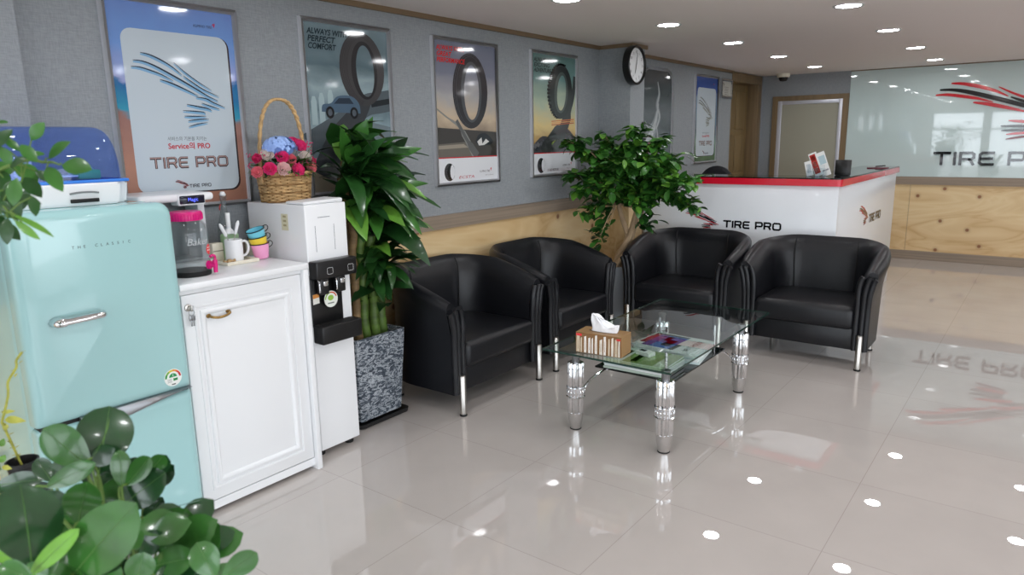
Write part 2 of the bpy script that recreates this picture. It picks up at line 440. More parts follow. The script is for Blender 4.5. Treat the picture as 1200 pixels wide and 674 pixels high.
def letters(text, x, y, h, width, B, d0, d1, m, parent, pen=.16):
    """raised lettering, every letter a part of its own"""
    tot = sum(GLYPH[c][0] for c in text)+.16*(len(text)-1); k = width/tot
    for c in text:
        w = GLYPH[c][0]
        if c != ' ':
            g = G(); techno(g, c, x, y, h, w*k, B, d0, d1, m, pen); g.build('letter', parent)
        x += (w+.16)*k
WING = [  # the winged emblem: (role, points, width)
 ('r', [(152, 60), (230, 70), (330, 105), (430, 155), (520, 220)], 22),
 ('r', [(455, 120), (540, 185), (640, 250), (720, 295), (810, 340)], 14),
 ('k', [(80, 125), (160, 128), (260, 155), (400, 215), (540, 280), (680, 350), (780, 400), (865, 430)], 26),
 ('k', [(535, 228), (620, 280), (720, 335), (880, 392)], 18),
 ('r', [(55, 178), (130, 178), (230, 200), (330, 230), (430, 275)], 20),
 ('r', [(305, 270), (400, 292), (520, 335), (665, 395)], 22),
 ('r', [(640, 405), (740, 415), (820, 450), (935, 488)], 20),
 ('k', [(690, 455), (780, 480), (875, 505)], 16),
 ('r', [(540, 470), (640, 485), (740, 500), (790, 520)], 20),
 ('k', [(495, 525), (600, 528), (700, 535), (718, 550)], 16),
 ('k', [(502, 572), (600, 572), (725, 570)], 16),
 ('r', [(535, 612), (640, 600), (748, 594)], 16),
 ('g', [(535, 663), (630, 640), (735, 625)], 14)]
def wing(g, x, y, sx, sy, B, d0, d1, mats, fat=1.0):
    """emblem with its top-left corner at (x,y), sx / sy metres per unit"""
    for i, (role, p, w) in enumerate(WING):
        pts = smooth2([(x+(a-55)*sx, y-(b-55)*sy) for a, b in p], 3); n = len(pts)
        ws = [max(.25, math.sin(PI*(.12+.80*j/(n-1))))*w*fat*sy for j in range(n)]
        ribbon(g, pts, ws, B, d0+i*.0001, d1+i*.0001, mats[role])
FONTS = {}
def text(g, s, x, y, h, B, d, m, width=None, align='LEFT', shear=0, bold=0):
    cu = bpy.data.curves.new('t', 'FONT'); cu.body = s; cu.size = 1; cu.align_x = align; cu.shear = shear; cu.resolution_u = 3; cu.offset = bold
    o = bpy.data.objects.new('t', cu); COL.objects.link(o)
    dg = bpy.context.evaluated_depsgraph_get(); me = bpy.data.meshes.new_from_object(o.evaluated_get(dg))
    vs = [v.co.copy() for v in me.vertices]; fs = [list(p.vertices) for p in me.polygons]
    bpy.data.objects.remove(o); bpy.data.curves.remove(cu); bpy.data.meshes.remove(me)
    if not vs: return
    k = h/.72; kx = k
    if width:
        xs = [v.x for v in vs]; kx = width/max(1e-6, max(xs)-min(xs))
    g.add([B[0]+B[1]*(x+v.x*kx)+B[2]*(y+v.y*k)+B[3]*d for v in vs], fs, m)
# ------------------------------------------------------------------ setting
WX, CZ, BY = -3.42, 2.425, 10.4
def struct(name, boxes, m, bev=0):
    g = G()
    for lo, hi in boxes: g.box(lo, hi, m, bev)
    return g.build(name, kind='structure')
struct('floor', [((-3.6, -3.4, -.1), (4.5, 10.6, 0))], 'polished_tile')
struct('ceiling', [((-3.8, -3.4, CZ), (4.5, 10.7, CZ+.12))], 'ceiling_paint')
struct('wall_left', [((WX-.18, -3.4, 0), (WX, 9.19, CZ)), ((WX-.18, 10.33, 0), (WX, 10.6, CZ)), ((WX-.33, 9.1, 0), (WX-.18, 10.45, CZ))], 'linen_wallpaper')
struct('wall_left', [((WX, -3.2, 0), (-3.345, 1.175, CZ))], 'linen_wallpaper')
struct('wall_left', [((WX, 5.85, 0), (-3.1, 6.12, CZ))], 'linen_wallpaper')
struct('wall_left', [((WX, 1.175, .1), (WX+.012, 5.85, .998)), ((-3.345, -3.2, .1), (-3.333, 1.175, .998)), ((WX, 5.838, .1), (-3.088, 5.85, .998)), ((-3.1, 5.85, .1), (-3.088, 6.12, .998)), ((WX, 6.5, .1), (WX+.012, 9.19, .998))], 'plywood_along_y')
struct('trim_1', [((WX, 1.175, .998), (WX+.028, 5.825, 1.095)), ((-3.345, -3.2, .998), (-3.32, 1.195, 1.095)), ((WX, 5.822, .998), (-3.072, 5.85, 1.095)), ((-3.1, 5.85, .998), (-3.072, 6.12, 1.095)), ((WX, 6.5, .998), (WX+.028, 9.19, 1.095))], 'rail_wood')
struct('baseboard_left', [((WX, 1.175, 0), (WX+.02, 5.83, .1)), ((-3.345, -3.2, 0), (-3.325, 1.195, .1)), ((WX, 5.83, 0), (-3.08, 5.85, .1)), ((-3.1, 5.85, 0), (-3.08, 6.12, .1))], 'rail_wood')
struct('trim_2', [((-3.086, 6.1, .1), (-3.074, 6.12, .998))], 'rail_wood')
struct('trim_3', [((WX, 1.175, CZ-.032), (WX+.02, 5.83, CZ)), ((-3.345, -3.2, CZ-.032), (-3.325, 1.19, CZ)), ((WX, 5.83, CZ-.032), (-3.08, 5.85, CZ)), ((-3.1, 5.85, CZ-.032), (-3.08, 6.14, CZ)), ((WX, 6.12, CZ-.032), (WX+.02, 9.2, CZ))], 'cornice_wood')
struct('wall_back', [((-3.8, BY, 0), (4.5, BY+.2, CZ))], 'linen_wallpaper')
struct('wall_back', [((-2.27, BY-.014, 1.065), (4.3, BY, CZ-.012))], 'backpainted_glass')
struct('wall_back', [((-2.27, BY-.012, .115), (-1.462, BY, .965)), ((-1.458, BY-.012, .115), (.978, BY, .965)), ((.982, BY-.012, .115), (4.3, BY, .965))], 'plywood_along_x')
struct('trim_4', [((-2.27, BY-.03, .965), (4.3, BY, 1.065))], 'rail_wood_cross')
struct('trim_5', [((-2.275, BY-.016, CZ-.012), (4.3, BY, CZ))], 'cornice_wood')
struct('baseboard_back', [((-2.27, BY-.022, 0), (4.3, BY, .115))], 'rail_wood_cross')
# back opening: brown surround, silver inner frame, beige panel
d = struct('door_2', [((-3.262, BY-.03, 0), (-3.19, BY, 2.14)), ((-2.345, BY-.03, 0), (-2.272, BY, 2.14)), ((-3.19, BY-.03, 2.075), (-2.345, BY, 2.14))], 'frame_wood')
g = G()
for lo, hi in (((-3.19, BY-.026, 0), (-3.135, BY, 2.075)), ((-2.395, BY-.026, 0), (-2.345, BY, 2.075)), ((-3.135, BY-.026, 2.025), (-2.395, BY, 2.075))): g.box(lo, hi, 'silver_frame', .004)
g.build('inner_frame', d)
g = G(); g.box((-3.135, BY-.012, 0), (-2.395, BY, 2.025), 'beige_panel'); g.build('panel', d)
# brown panelled door recessed in the left wall
d = struct('door_1', [((WX-.18, 9.19, CZ-.125), (WX+.01, 10.33, CZ-.01)), ((WX-.18, 10.18, 0), (WX+.01, 10.33, CZ-.125)), ((WX-.18, 9.19, 0), (WX-.12, 9.25, CZ-.125))], 'frame_wood', .004)
g = G(); g.box((WX-.178, 9.25, .01), (WX-.14, 10.18, CZ-.125), 'door_wood')
for z0, z1 in ((.15, .6), (.68, 1.05), (1.13, 1.62), (1.7, 2.2)):
    for y0, y1 in ((9.33, 9.68), (9.75, 10.1)): g.box((WX-.145, y0, z0), (WX-.128, y1, z1), 'door_wood', .008)
g.build('door_leaf', d)
g = G(); g.lathe([(.0, 0), (.026, 0), (.026, .008), (.01, .012), (.01, .045), (0, .045)], 'brass', M=Matrix.Translation((WX-.14, 9.34, 1.19)) @ Matrix.Rotation(PI/2, 4, 'Y'), seg=12)
g.tube([(WX-.1, 9.34, 1.19), (WX-.098, 9.4, 1.193), (WX-.1, 9.45, 1.188)], .009, 'brass'); g.build('door_handle', d)
# unseen sides of the room: shop windows to the street in front and at the right
FX = [(-3.0, -1.7), (-1.6, -.35), (-.25, 1.1), (1.2, 2.5), (2.6, 3.9)]
RY = [(-2.8, -1.5), (-1.4, -.1), (0, 1.3), (1.4, 2.7), (2.8, 4.1)]
Z0, Z1 = .12, 2.2
wf = [((-3.6, -3.4, 0), (4.5, -3.2, Z0)), ((-3.6, -3.4, Z1), (4.5, -3.2, CZ)), ((-3.6, -3.4, Z0), (FX[0][0], -3.2, Z1)), ((3.9, -3.4, Z0), (4.5, -3.2, Z1))]
wf += [((a[1], -3.36, Z0), (b[0], -3.2, Z1)) for a, b in zip(FX, FX[1:])]
struct('wall_front', wf, 'white_paint')
wr = [((4.3, -3.2, 0), (4.5, 10.4, Z0)), ((4.3, -3.2, Z1), (4.5, 10.4, CZ)), ((4.3, -3.2, Z0), (4.5, -2.8, Z1)), ((4.3, 4.1, Z0), (4.5, 10.4, Z1))]
wr += [((4.3, a[1], Z0), (4.46, b[0], Z1)) for a, b in zip(RY, RY[1:])]
struct('wall_right', wr, 'white_paint')
k = 1
for a, b in FX:
    struct('window_%d' % k, [((a, -3.33, Z0), (a+.05, -3.27, Z1)), ((b-.05, -3.33, Z0), (b, -3.27, Z1)), ((a+.05, -3.33, Z0), (b-.05, -3.27, Z0+.05)), ((a+.05, -3.33, Z1-.05), (b-.05, -3.27, Z1)), ((a+.05, -3.33, 1.68), (b-.05, -3.27, 1.72))], 'window_frame'); k += 1
for a, b in RY:
    struct('window_%d' % k, [((4.37, a, Z0), (4.43, a+.05, Z1)), ((4.37, b-.05, Z0), (4.43, b, Z1)), ((4.37, a+.05, Z0), (4.43, b-.05, Z0+.05)), ((4.37, a+.05, Z1-.05), (4.43, b-.05, Z1)), ((4.37, a+.05, 1.68), (4.43, b-.05, 1.72))], 'window_frame'); k += 1
struct('pavement', [((-14, -24, -.2), (20, -3.4, -.1)), ((4.5, -3.4, -.2), (20, 12, -.1))], mat('pavement_grey', rgb(150, 148, 145), .9))

# ------------------------------------------------------------------ wall lettering on the glass
WM = {'r': MATS['red_lacquer'], 'k': MATS['black_lacquer'], 'g': mat('grey_red', rgb(120, 60, 66), .1)}
t = thing('wall_sign', 'large red and black winged emblem over black raised letters on the pale green glass wall', 'sign', (-.5, BY-.014, 1.2))
B = facing_my((-.5, BY-.014, 1.2)); B = (V((0, 0, 0)), B[1], B[2], B[3])
g = G(); wing(g, -.78, 1.0, .0016, .00112, B, 0, .012, WM, 1.75); g.build('winged_emblem', t)
letters('TIRE PRO', -.74, .012, .16, 1.37, B, 0, .014, 'black_lacquer', t, .19)

# ------------------------------------------------------------------ reception counter
t = thing('reception_counter', 'white reception counter with a red edge and black top, logo on its front', 'counter', (-2.2, 6.4, 0))
def T(p): return (p[0]+2.2, p[1]-6.4, p[2])
g = G(); g.box(T((-3.41, 6.15, 0)), T((-1.37, 6.2, 1.195)), 'white_satin', .002); g.box(T((-1.42, 6.2, 0)), T((-1.37, 8.7, 1.195)), 'white_satin', .002)
g.box(T((-3.39, 6.2, .7)), T((-1.42, 6.75, .73)), 'white_satin'); g.box(T((-1.95, 6.75, .7)), T((-1.42, 8.7, .73)), 'white_satin'); g.box(T((-1.95, 8.66, 0)), T((-1.42, 8.7, .7)), 'white_satin')
g.build('body', t)
arc = [(-1.385+.04*math.cos(a), 6.165+.04*math.sin(a)) for a in (-PI/2+PI/2*i/6 for i in range(7))]
Lp = [(-3.41, 6.125)]+arc+[(-1.345, 8.72), (-1.72, 8.72), (-1.72, 6.5), (-3.41, 6.5)]
BU = (V((2.2, -6.4, 0)), V((1, 0, 0)), V((0, 1, 0)), V((0, 0, 1)))
g = G(); g.prism(Lp, BU, 1.195, 1.25, 'red_gloss'); g.build('red_edge', t)['label'] = 'glossy red edge band'
g = G(); g.prism([(x+(.004 if x < -3 else -.004), y+(.004 if y < 7 else -.004)) for x, y in Lp], BU, 1.25, 1.261, 'black_glass'); g.build('countertop', t)['label'] = 'black glass top'
CM = {'r': ink(190, 40, 52), 'k': ink(44, 40, 44), 'g': ink(140, 120, 124)}
B = (V(T((0, 6.15, 0))), V((1, 0, 0)), V((0, 0, 1)), V((0, -1, 0)))
g = G(); wing(g, -2.668, .958, .00036, .00029, B, 0, .003, CM, 1.8); g.build('winged_emblem', t); letters('TIRE PRO', -2.31, .812, .062, .505, B, 0, .003, ink(14, 15, 19), t, .24)
B = (V(T((-1.37, 0, 0))), V((0, 1, 0)), V((0, 0, 1)), V((1, 0, 0)))
g = G(); wing(g, 6.98, .965, .00046, .00031, B, 0, .003, CM, 2.3); g.build('winged_emblem', t); letters('TIRE PRO', 7.43, .775, .078, .55, B, 0, .003, ink(22, 21, 23), t, .25)

# brochures, card holder, screen, booklet and chair at the counter
t = thing('brochure_holder', 'clear acrylic stand of red and white leaflets on the reception counter', 'brochure holder', (-1.60, 6.38, 1.261))
g = G()
for i, (w, h, y) in enumerate(((.13, .10, -.05), (.13, .07, 0.0), (.13, .05, -.09))):
    g.box((-.065, y, 0), (.065, y+.003, h), 'acrylic')
g.box((-.068, -.1, 0), (.068, .05, .004), 'acrylic'); g.box((-.068, -.1, .004), (-.065, .05, .06), 'acrylic'); g.box((.065, -.1, .004), (.068, .05, .06), 'acrylic')
g.build('stand', t)
def leaflet(x, y, z, w, h, lean, m, label, acc, tilt=0):
    o = thing('leaflet', label, 'leaflet', (x, y, z), 0, 'leaflets in the holder on the counter')
    M = Matrix.Rotation(tilt, 4, 'Y') @ Matrix.Rotation(-lean, 4, 'X')
    g = G(); g.box((-w/2, -.003, 0), (w/2, .003, h), m, 0, M=M)
    B = (M @ V((0, -.0032, 0)), (M.to_3x3() @ V((1, 0, 0))), (M.to_3x3() @ V((0, 0, 1))), (M.to_3x3() @ V((0, -1, 0))))
    for (a, b, c, dd, mm) in acc: g.prism([(a*w, b*h), (c*w, b*h), (c*w, dd*h), (a*w, dd*h)], B, .0002, .0002, mm)
    g.build('sheet', o); return o
leaflet(-1.588, 6.405, 1.268, .066, .205, .15, 'paper_white', 'red and white leaflet at the front of the holder', [(-.42, .1, .3, .93, ink(190, 62, 54)), (-.3, .16, .16, .36, ink(222, 170, 160)), (-.3, .42, .1, .62, ink(226, 180, 170)), (-.3, .68, .16, .86, ink(150, 44, 40))], -.42)
leaflet(-1.528, 6.412, 1.268, .066, .21, .15, 'paper_white', 'tall white leaflet standing right of the red one', [(-.4, .5, .4, .85, ink(190, 214, 222)), (-.4, .2, .4, .26, ink(160, 160, 166))], -.40)
leaflet(-1.652, 6.36, 1.268, .055, .125, .2, 'paper_white', 'short pale card at the left end of the holder', [(-.3, .2, .3, .8, ink(206, 212, 216))], -.3)
t = thing('display_stand', 'small black display panel standing on the counter just right of the leaflets', 'display', (-1.452, 6.60, 1.261))
g = G(); g.box((-.064, -.006, .004), (.064, .006, .132), 'black_plastic', .004, 2, Matrix.Rotation(-.12, 4, 'X')); g.build('panel', t)
g = G(); g.box((-.05, -.02, 0), (.05, .05, .006), 'black_plastic', .002); g.build('base', t)
t = thing('booklet', 'thin dark red booklet lying at the far end of the counter', 'booklet', (-1.47, 8.2, 1.261), .2)
g = G(); g.box((-.1, -.14, 0), (.1, .14, .009), ink(112, 44, 58), .002); g.build('cover', t)
g = G(); g.tube([(-.02, .0, .014), (.06, .06, .02)], .006, 'black_plastic'); g.build('pen', None); o = COL.objects['pen']; o.location = (-1.47, 8.2, 1.262); tag(o, 'small dark pen on the booklet at the far counter end', 'pen')
t = thing('office_chair', 'black office chair behind the counter with only its rounded backrest showing', 'chair', (-3.0, 7.55, 0))
g = G(); g.loft([[V((k*x, y, 1.02+k*z)) for x, z in ellipse(0, 0, .22, .27, 32)] for k, y in ((.9, .13), (1, .15), (1, .19), (.93, .21))], 'office_fabric'); g.build('backrest', t)
g = G(); g.box((-.24, -.27, .44), (.24, .2, .53), 'office_fabric', .03, 3); g.build('seat', t)
g = G(); g.tube([(0, .12, .42), (0, .24, .5), (0, .24, .9)], .02, 'black_plastic'); g.build('back_bar', t)
g = G(); g.cyl((0, 0, .08), (0, 0, .45), .03, 'black_plastic')
for i in range(5):
    a = i*2*PI/5+.3; g.tube([(0, 0, .1), (.27*math.cos(a), .27*math.sin(a), .07)], [.025, .015], 'black_plastic')
    g.box((.27*math.cos(a)-.025, .27*math.sin(a)-.02, 0), (.27*math.cos(a)+.025, .27*math.sin(a)+.02, .055), 'black_plastic', .012)
g.build('base', t)

# ------------------------------------------------------------------ wall clock, camera dome
t = thing('wall_clock', 'round white wall clock in a deep black rim on the pillar', 'clock', (-3.1, 5.86, 2.235))
Rx = Matrix.Rotation(PI/2, 4, 'Y')
g = G(); g.lathe([(.0, 0), (.165, 0), (.17, .01), (.168, .06), (.158, .068), (.148, .06), (.146, .045), (0, .045)], 'black_plastic', seg=40, M=Rx); g.build('rim', t)
g = G(); g.lathe([(0, .045), (.146, .045), (.146, .048), (0, .048)], 'white_gloss', seg=40, M=Rx)
B = (V((.0485, 0, 0)), V((0, 1, 0)), V((0, 0, 1)), V((1, 0, 0)))
for i in range(12):
    a = PI/2-2*PI*i/12; s_ = str(i or 12)
    text(g, s_, .113*math.cos(a)-(.012 if len(s_) > 1 else .007), .113*math.sin(a)-.012, .024, B, .0006, ink(50, 52, 60))
    ribbon(g, [(.134*math.cos(a), .134*math.sin(a)), (.142*math.cos(a), .142*math.sin(a))], .004, B, .0006, .0006, ink(40, 40, 46))
g.build('dial', t)
def hand(name, deg, ln, w):
    g = G(); a = PI/2-math.radians(deg); ribbon(g, [(-.02*math.cos(a), -.02*math.sin(a)), (ln*math.cos(a), ln*math.sin(a))], [w, w*.5], B, .002, .0035, ink(24, 24, 28)); g.build(name, t)
hand('minute_hand', 12, .105, .007); hand('hour_hand', 196, .075, .009)
t = thing('security_camera', 'white security camera dome on the ceiling above the back doorway', 'security camera', (-3.06, 10.12, CZ))
g = G(); g.lathe([(0, 0), (.085, 0), (.085, -.03), (.078, -.05), (.0, -.05)], 'cream', seg=28); g.build('housing', t)
g = G(); g.lathe([(.06, -.05), (.058, -.075), (.04, -.1), (0, -.108)], 'black_plastic', seg=24); g.build('lens_dome', t)

# ------------------------------------------------------------------ framed posters
def frame(label, cat, y0, y1, z0, z1, m='aluminium', fw=.024, th=.022, rad=0, group='framed posters along the wall', name='framed_poster', x=WX):
    yc, zc, w, h = (y0+y1)/2, (z0+z1)/2, (y1-y0)/2, (z1-z0)/2
    t = thing(name, label, cat, (x, yc, zc), 0, group)
    g = G(); B = facing_px((0, 0, 0)); o = rrect(-w, -h, w, h, rad or .003, 6); i = rrect(-w+fw, -h+fw, w-fw, h-fw, max(.002, rad-fw), 6); n = len(o)
    for k in range(n):
        q = (k+1) % n; g.prism([o[k], o[q], i[q], i[k]], B, 0, th, m)
    bmesh.ops.remove_doubles(g.bm, verts=g.bm.verts, dist=1e-5)
    g.build('frame', t, 30)
    return t, w-fw, h-fw, (V((.009, 0, 0)), B[1], B[2], B[3]), i
def tyre(g, B, cx, cy, ro, ri, rot, dk, lt, d=.001, treads=4, sh=None):
    """a tyre seen at an angle: tread face, side wall, grooves"""
    sh = sh or ink(34, 34, 37)
    o = (cx, cy, ro[0], ro[1], rot); i = (cx+ri[2], cy+ri[3], ri[0], ri[1], rot)
    ring2(g, B, d, o, i, dk)
    mid = tuple(o[k]*.3+i[k]*.7 for k in range(5)); ring2(g, B, d+.0003, mid, i, sh, 36)
    for j in range(treads):
        q = (j+.6)/(treads+1.6)*.9; a = tuple(o[k]*(1-q)+mid[k]*q for k in range(5)); b_ = tuple(o[k]*(1-q-.028)+mid[k]*(q+.028) for k in range(5))
        ring2(g, B, d+.0004, a, b_, lt, 26, PI*.35, PI*1.45)
def brandmark(g, B, x, y, h, tm, rm=None):
    text(g, 'KUMHO TIRE', x, y, h, B, .0016, tm, width=h*7.5, shear=.2)
    r = rm or ink(206, 30, 44); xx = x+h*7.7
    g.prism([(xx, y+h*1.0), (xx+h*1.1, y+h*2.1), (xx+h*.2, y+h*1.7)], B, .0016, .0016, r); g.prism([(xx+h*.75, y+h*.3), (xx+h*1.25, y+h*2.0), (xx+h*.5, y+h*1.3)], B, .0016, .0016, r)
def bullets(g, B, w, h): pass

bw = lambda n, *st: cloudy(n, [(p, rgb(*c)) for p, c in st])
def service_poster(label, y0, y1, z0, z1, bg, dark, fill):
    t, w, h, B, inn = frame(label, 'poster', y0, y1, z0, z1)
    g = G(); g.prism(inn, B, 0, 0, bg)
    g.prism(rrect(-w*.80, -h*.885, w*.90, h*.745, .05), B, .0003, .0003, ink(60, 50, 52))
    g.prism(rrect(-w*.82, -h*.87, w*.87, h*.75, .05), B, .0006, .0006, ink(192, 204, 212))
    lt = {'r': ink(*fill), 'k': ink(*fill), 'g': ink(*fill)}; dk = {'r': ink(*dark), 'k': ink(*dark), 'g': ink(*dark)}
    wing(g, -w*.72, h*.515, .00051, .00055, B, .0008, .0008, lt, 1.3); wing(g, -w*.72, h*.53, .00051, .00055, B, .0024, .0024, dk, .55)
    text(g, '서비스의 기본을 지키는', -.09, -h*.335, .016, B, .0012, ink(90, 96, 104), width=.2)
    text(g, 'Service의 PRO', -.09, -h*.42, .026, B, .0012, ink(190, 40, 50), width=.215, bold=.02)
    techno(g, 'TIRE PRO', -.185, -h*.62, .052, .4, B, .0012, .0012, ink(70, 58, 62), .24); techno(g, 'TIRE PRO', -.185, -h*.62+.002, .052, .4, B, .0018, .0018, ink(176, 146, 140), .10)
    sm = {'r': ink(150, 60, 60), 'k': ink(70, 60, 66), 'g': ink(120, 100, 100)}
    wing(g, -.075, -h*.745, .00008, .00007, B, .0012, .0012, sm, 2.4); techno(g, 'TIRE PRO', -.005, -h*.83, .016, .115, B, .0012, .0012, ink(60, 58, 64), .22)
    brandmark(g, B, w*.32, h*.83, .013, ink(70, 76, 100))
    g.build('print', t, None)
service_poster('large framed poster of a pale panel over sea and sand, above the dish dryer', 1.522, 2.187, 1.297, 2.27,
               bw('art_beach', (0, (150, 108, 92)), (.2, (176, 128, 108)), (.44, (150, 112, 104)), (.47, (54, 150, 178)), (.60, (40, 104, 160)), (.62, (150, 160, 205)), (.8, (110, 150, 210)), (1, (110, 136, 196))), (48, 56, 74), (130, 176, 210))
service_poster('framed poster of a pale panel over blue sky and green grass, behind the counter', 8.0, 8.715, 1.296, 2.32,
               bw('art_meadow', (0, (70, 96, 70)), (.12, (86, 120, 82)), (.25, (120, 150, 130)), (.35, (90, 110, 120)), (.75, (150, 176, 206)), (.82, (60, 88, 160)), (1, (56, 84, 158))), (56, 58, 62), (176, 180, 176))

def tyre_poster(label, y0, y1, z0, z1, bg, words, ink_w, footer, kind, name):
    t, w, h, B, inn = frame(label, 'poster', y0, y1, z0, z1)
    g = G(); g.prism(inn, B, 0, 0, bg)
    fy = -h+.166 if footer else -h
    if kind == 'storm':
        g.prism([(-w, -.12), (-w*.2, -.03), (w, -.10), (w, -h), (-w, -h)], B, .0003, .0003, ink(112, 126, 132)); g.prism([(-w, -.30), (w*.1, -.22), (w, -.26), (w, -h), (-w, -h)], B, .0005, .0005, ink(150, 140, 124))
        for i, x in enumerate((-.29, -.235, -.17)): g.prism([(x, -.09), (x+.04, -.09), (x+.04, .04+i*.02), (x+.03, .07+i*.02), (x+.01, .07+i*.02), (x, .04+i*.02)], B, .0004, .0004, ink(164, 184, 188))
        ribbon(g, smooth2([(.33, .065), (.24, .05), (.12, .03), (.0, -.04), (-.16, -.12), (-.33, -.2)]), .13, B, .0006, .0006, ink(84, 94, 100))
        ribbon(g, smooth2([(.12, .06), (.02, -.06), (-.1, -.2), (-.2, -.4)]), [.09, .14, .2, .26], B, .0008, .0008, ink(60, 64, 68))
        ribbon(g, [(.33, .062), (.16, .035)], .034, B, .0010, .0010, ink(42, 46, 50))
        tyre(g, B, .105, .24, (.175, .215), (.07, .15, .022, -.01), .06, ink(66, 66, 68), ink(40, 40, 42), .0014, 5, ink(42, 42, 45))
        body = [(a, b+.22) for a, b in smooth2([(-.22, -.235), (-.21, -.195), (-.15, -.185), (-.10, -.145), (.0, -.14), (.06, -.18), (.07, -.24)])]
        g.prism(body, B, .0024, .0024, ink(78, 100, 120)); g.prism([(-.13, .032), (-.09, .065), (-.01, .068), (.02, .035)], B, .0027, .0027, ink(44, 56, 70))
        for x in (-.16, .02): g.prism(ellipse(x, -.018, .03, .034), B, .0028, .0028, ink(24, 26, 30)); g.prism(ellipse(x, -.018, .016, .02), B, .003, .003, ink(84, 92, 100))
    if kind == 'dusk':
        g.prism([(-w, -.10), (w, -.13), (w, fy), (-w, fy)], B, .0003, .0003, ink(64, 60, 58))
        g.prism([(-w, -.215), (-.02, -.20), (.08, fy), (-w, fy)], B, .0005, .0005, ink(104, 98, 90)); g.prism([(-w, -.225), (-.05, -.215), (0, -.24), (-w, -.25)], B, .0006, .0006, ink(150, 140, 126))
        ribbon(g, smooth2([(-w, .03), (-.22, -.03), (-.1, -.09), (0, -.2), (.08, -.32)]), [.012]*6+[.02]*4+[.05]*7, B, .0008, .0008, ink(132, 132, 128))
        ribbon(g, smooth2([(-.12, -.05), (0, -.20), (.1, fy+.01)]), [.03]*5+[.06]*4, B, .001, .001, ink(92, 92, 92))
        tyre(g, B, .042, .155, (.192, .262), (.082, .19, .012, -.01), -.02, ink(52, 50, 54), ink(92, 94, 100), .0014, 2, ink(78, 80, 84))
        g.prism(smooth2([(.08, -.2), (.12, -.15), (.2, -.14), (.28, -.19), (.26, -.22), (.12, -.23)]), B, .0024, .0024, ink(40, 42, 48))
        g.prism([(.1, -.2), (.15, -.17), (.16, -.215), (.2, -.18), (.24, -.2), (.18, -.225), (.12, -.228)], B, .0027, .0027, ink(210, 208, 206))
    if kind == 'rock':
        g.prism(smooth2([(-w, -.25), (-.18, -.17), (0, -.19), (.16, -.1), (w, -.2), (w, fy), (-w, fy)]), B, .0003, .0003, ink(70, 70, 74))
        for i in range(46):
            x = random.uniform(-w+.03, w-.04); y = random.uniform(fy+.02, -.2); s_ = random.uniform(.012, .04)
            g.prism([(x-s_, y), (x, y+s_*.8), (x+s_, y+s_*.2), (x+s_*.3, y-s_*.6)], B, .0005+i*.00001, .0005+i*.00001, random.choice([ink(46, 48, 54), ink(100, 100, 104), ink(60, 64, 70), ink(190, 110, 50) if x > .05 else ink(82, 84, 90)]))
        ribbon(g, smooth2([(w-.01, .33), (.28, .15), (.2, 0), (.12, -.12), (0, -.22), (-.16, -.34)]), [.05]*6+[.12]*4+[.2]*6, B, .0012, .0012, ink(58, 62, 62))
        tyre(g, B, .085, .195, (.185, .225), (.068, .145, .02, -.01), -.12, ink(54, 58, 58), ink(88, 94, 92), .0016, 1, ink(80, 88, 86))
        for i in range(24):
            a = PI*.45+PI*1.0*i/23; x = .085+.183*math.cos(a)*math.cos(-.12)-.223*math.sin(a)*math.sin(-.12); y = .195+.183*math.cos(a)*math.sin(-.12)+.223*math.sin(a)*math.cos(-.12)
            g.prism([(x-.014, y-.009), (x+.03, y-.004), (x+.03, y+.006), (x-.012, y+.01)], B, .0022, .0022, ink(40, 42, 42))
        for y, m_ in ((-.03, (196, 110, 60)), (-.06, (170, 84, 50)), (-.045, (216, 150, 90))): ribbon(g, [(-.05, y-.02), (.3, y)], .008, B, .0023, .0023, ink(*m_))
    if footer:
        g.prism([(-w, -h), (w, -h), (w, fy), (-w, fy)], B, .003, .003, ink(222, 224, 228)); g.prism([(-w, fy), (w, fy), (w, fy+.008), (-w, fy+.008)], B, .0031, .0031, ink(190, 40, 48))
        B2 = (B[0]+B[3]*.0022, B[1], B[2], B[3])
        tyre(g, B2, -w*.64, -h+.07, (.055, .062), (.024, .05, .03, 0), 0, ink(36, 36, 38), ink(120, 120, 124), .0014, 4)
        text(g, footer, -w*.36, -h+.02, .02, B2, .0016, ink(190, 40, 60) if kind == 'dusk' else ink(50, 50, 54), width=.17, shear=.25)
        brandmark(g, B2, w*.36, -h+.055, .016, ink(70, 60, 66)); text(g, 'With You, All the way', w*.55, -h+.03, .008, B2, .0016, ink(130, 120, 124), width=.1)
    for i, s_ in enumerate(words): text(g, s_, -w+.025, h-.062-i*.04, .032, B, .0038, ink_w, shear=.22, width=.29*(len(s_)/11)**.85, bold=.022)
    g.build('print', t, None)
tyre_poster('framed tyre poster under a grey storm sky, above the flower basket', 2.57, 3.245, 1.3, 2.295, bw('art_storm', (0, (186, 172, 150)), (.18, (166, 178, 180)), (.35, (158, 180, 186)), (.5, (104, 124, 132)), (.62, (146, 166, 172)), (.75, (84, 106, 114)), (1, (122, 142, 150))), ['ALWAYS WITH', 'PERFECT', 'COMFORT'], ink(36, 52, 60), None, 'storm', 'a')
tyre_poster('framed tyre poster with red heading above the nearest black armchairs', 3.62, 4.33, 1.295, 2.3, bw('art_dusk', (0, (70, 62, 58)), (.3, (120, 104, 92)), (.48, (196, 176, 150)), (.62, (168, 166, 166)), (.78, (120, 124, 140)), (1, (112, 118, 136))), ['ALWAYS WITH', 'GREAT', 'PERFORMANCE'], ink(214, 44, 44), 'ECSTA', 'dusk', 'b')
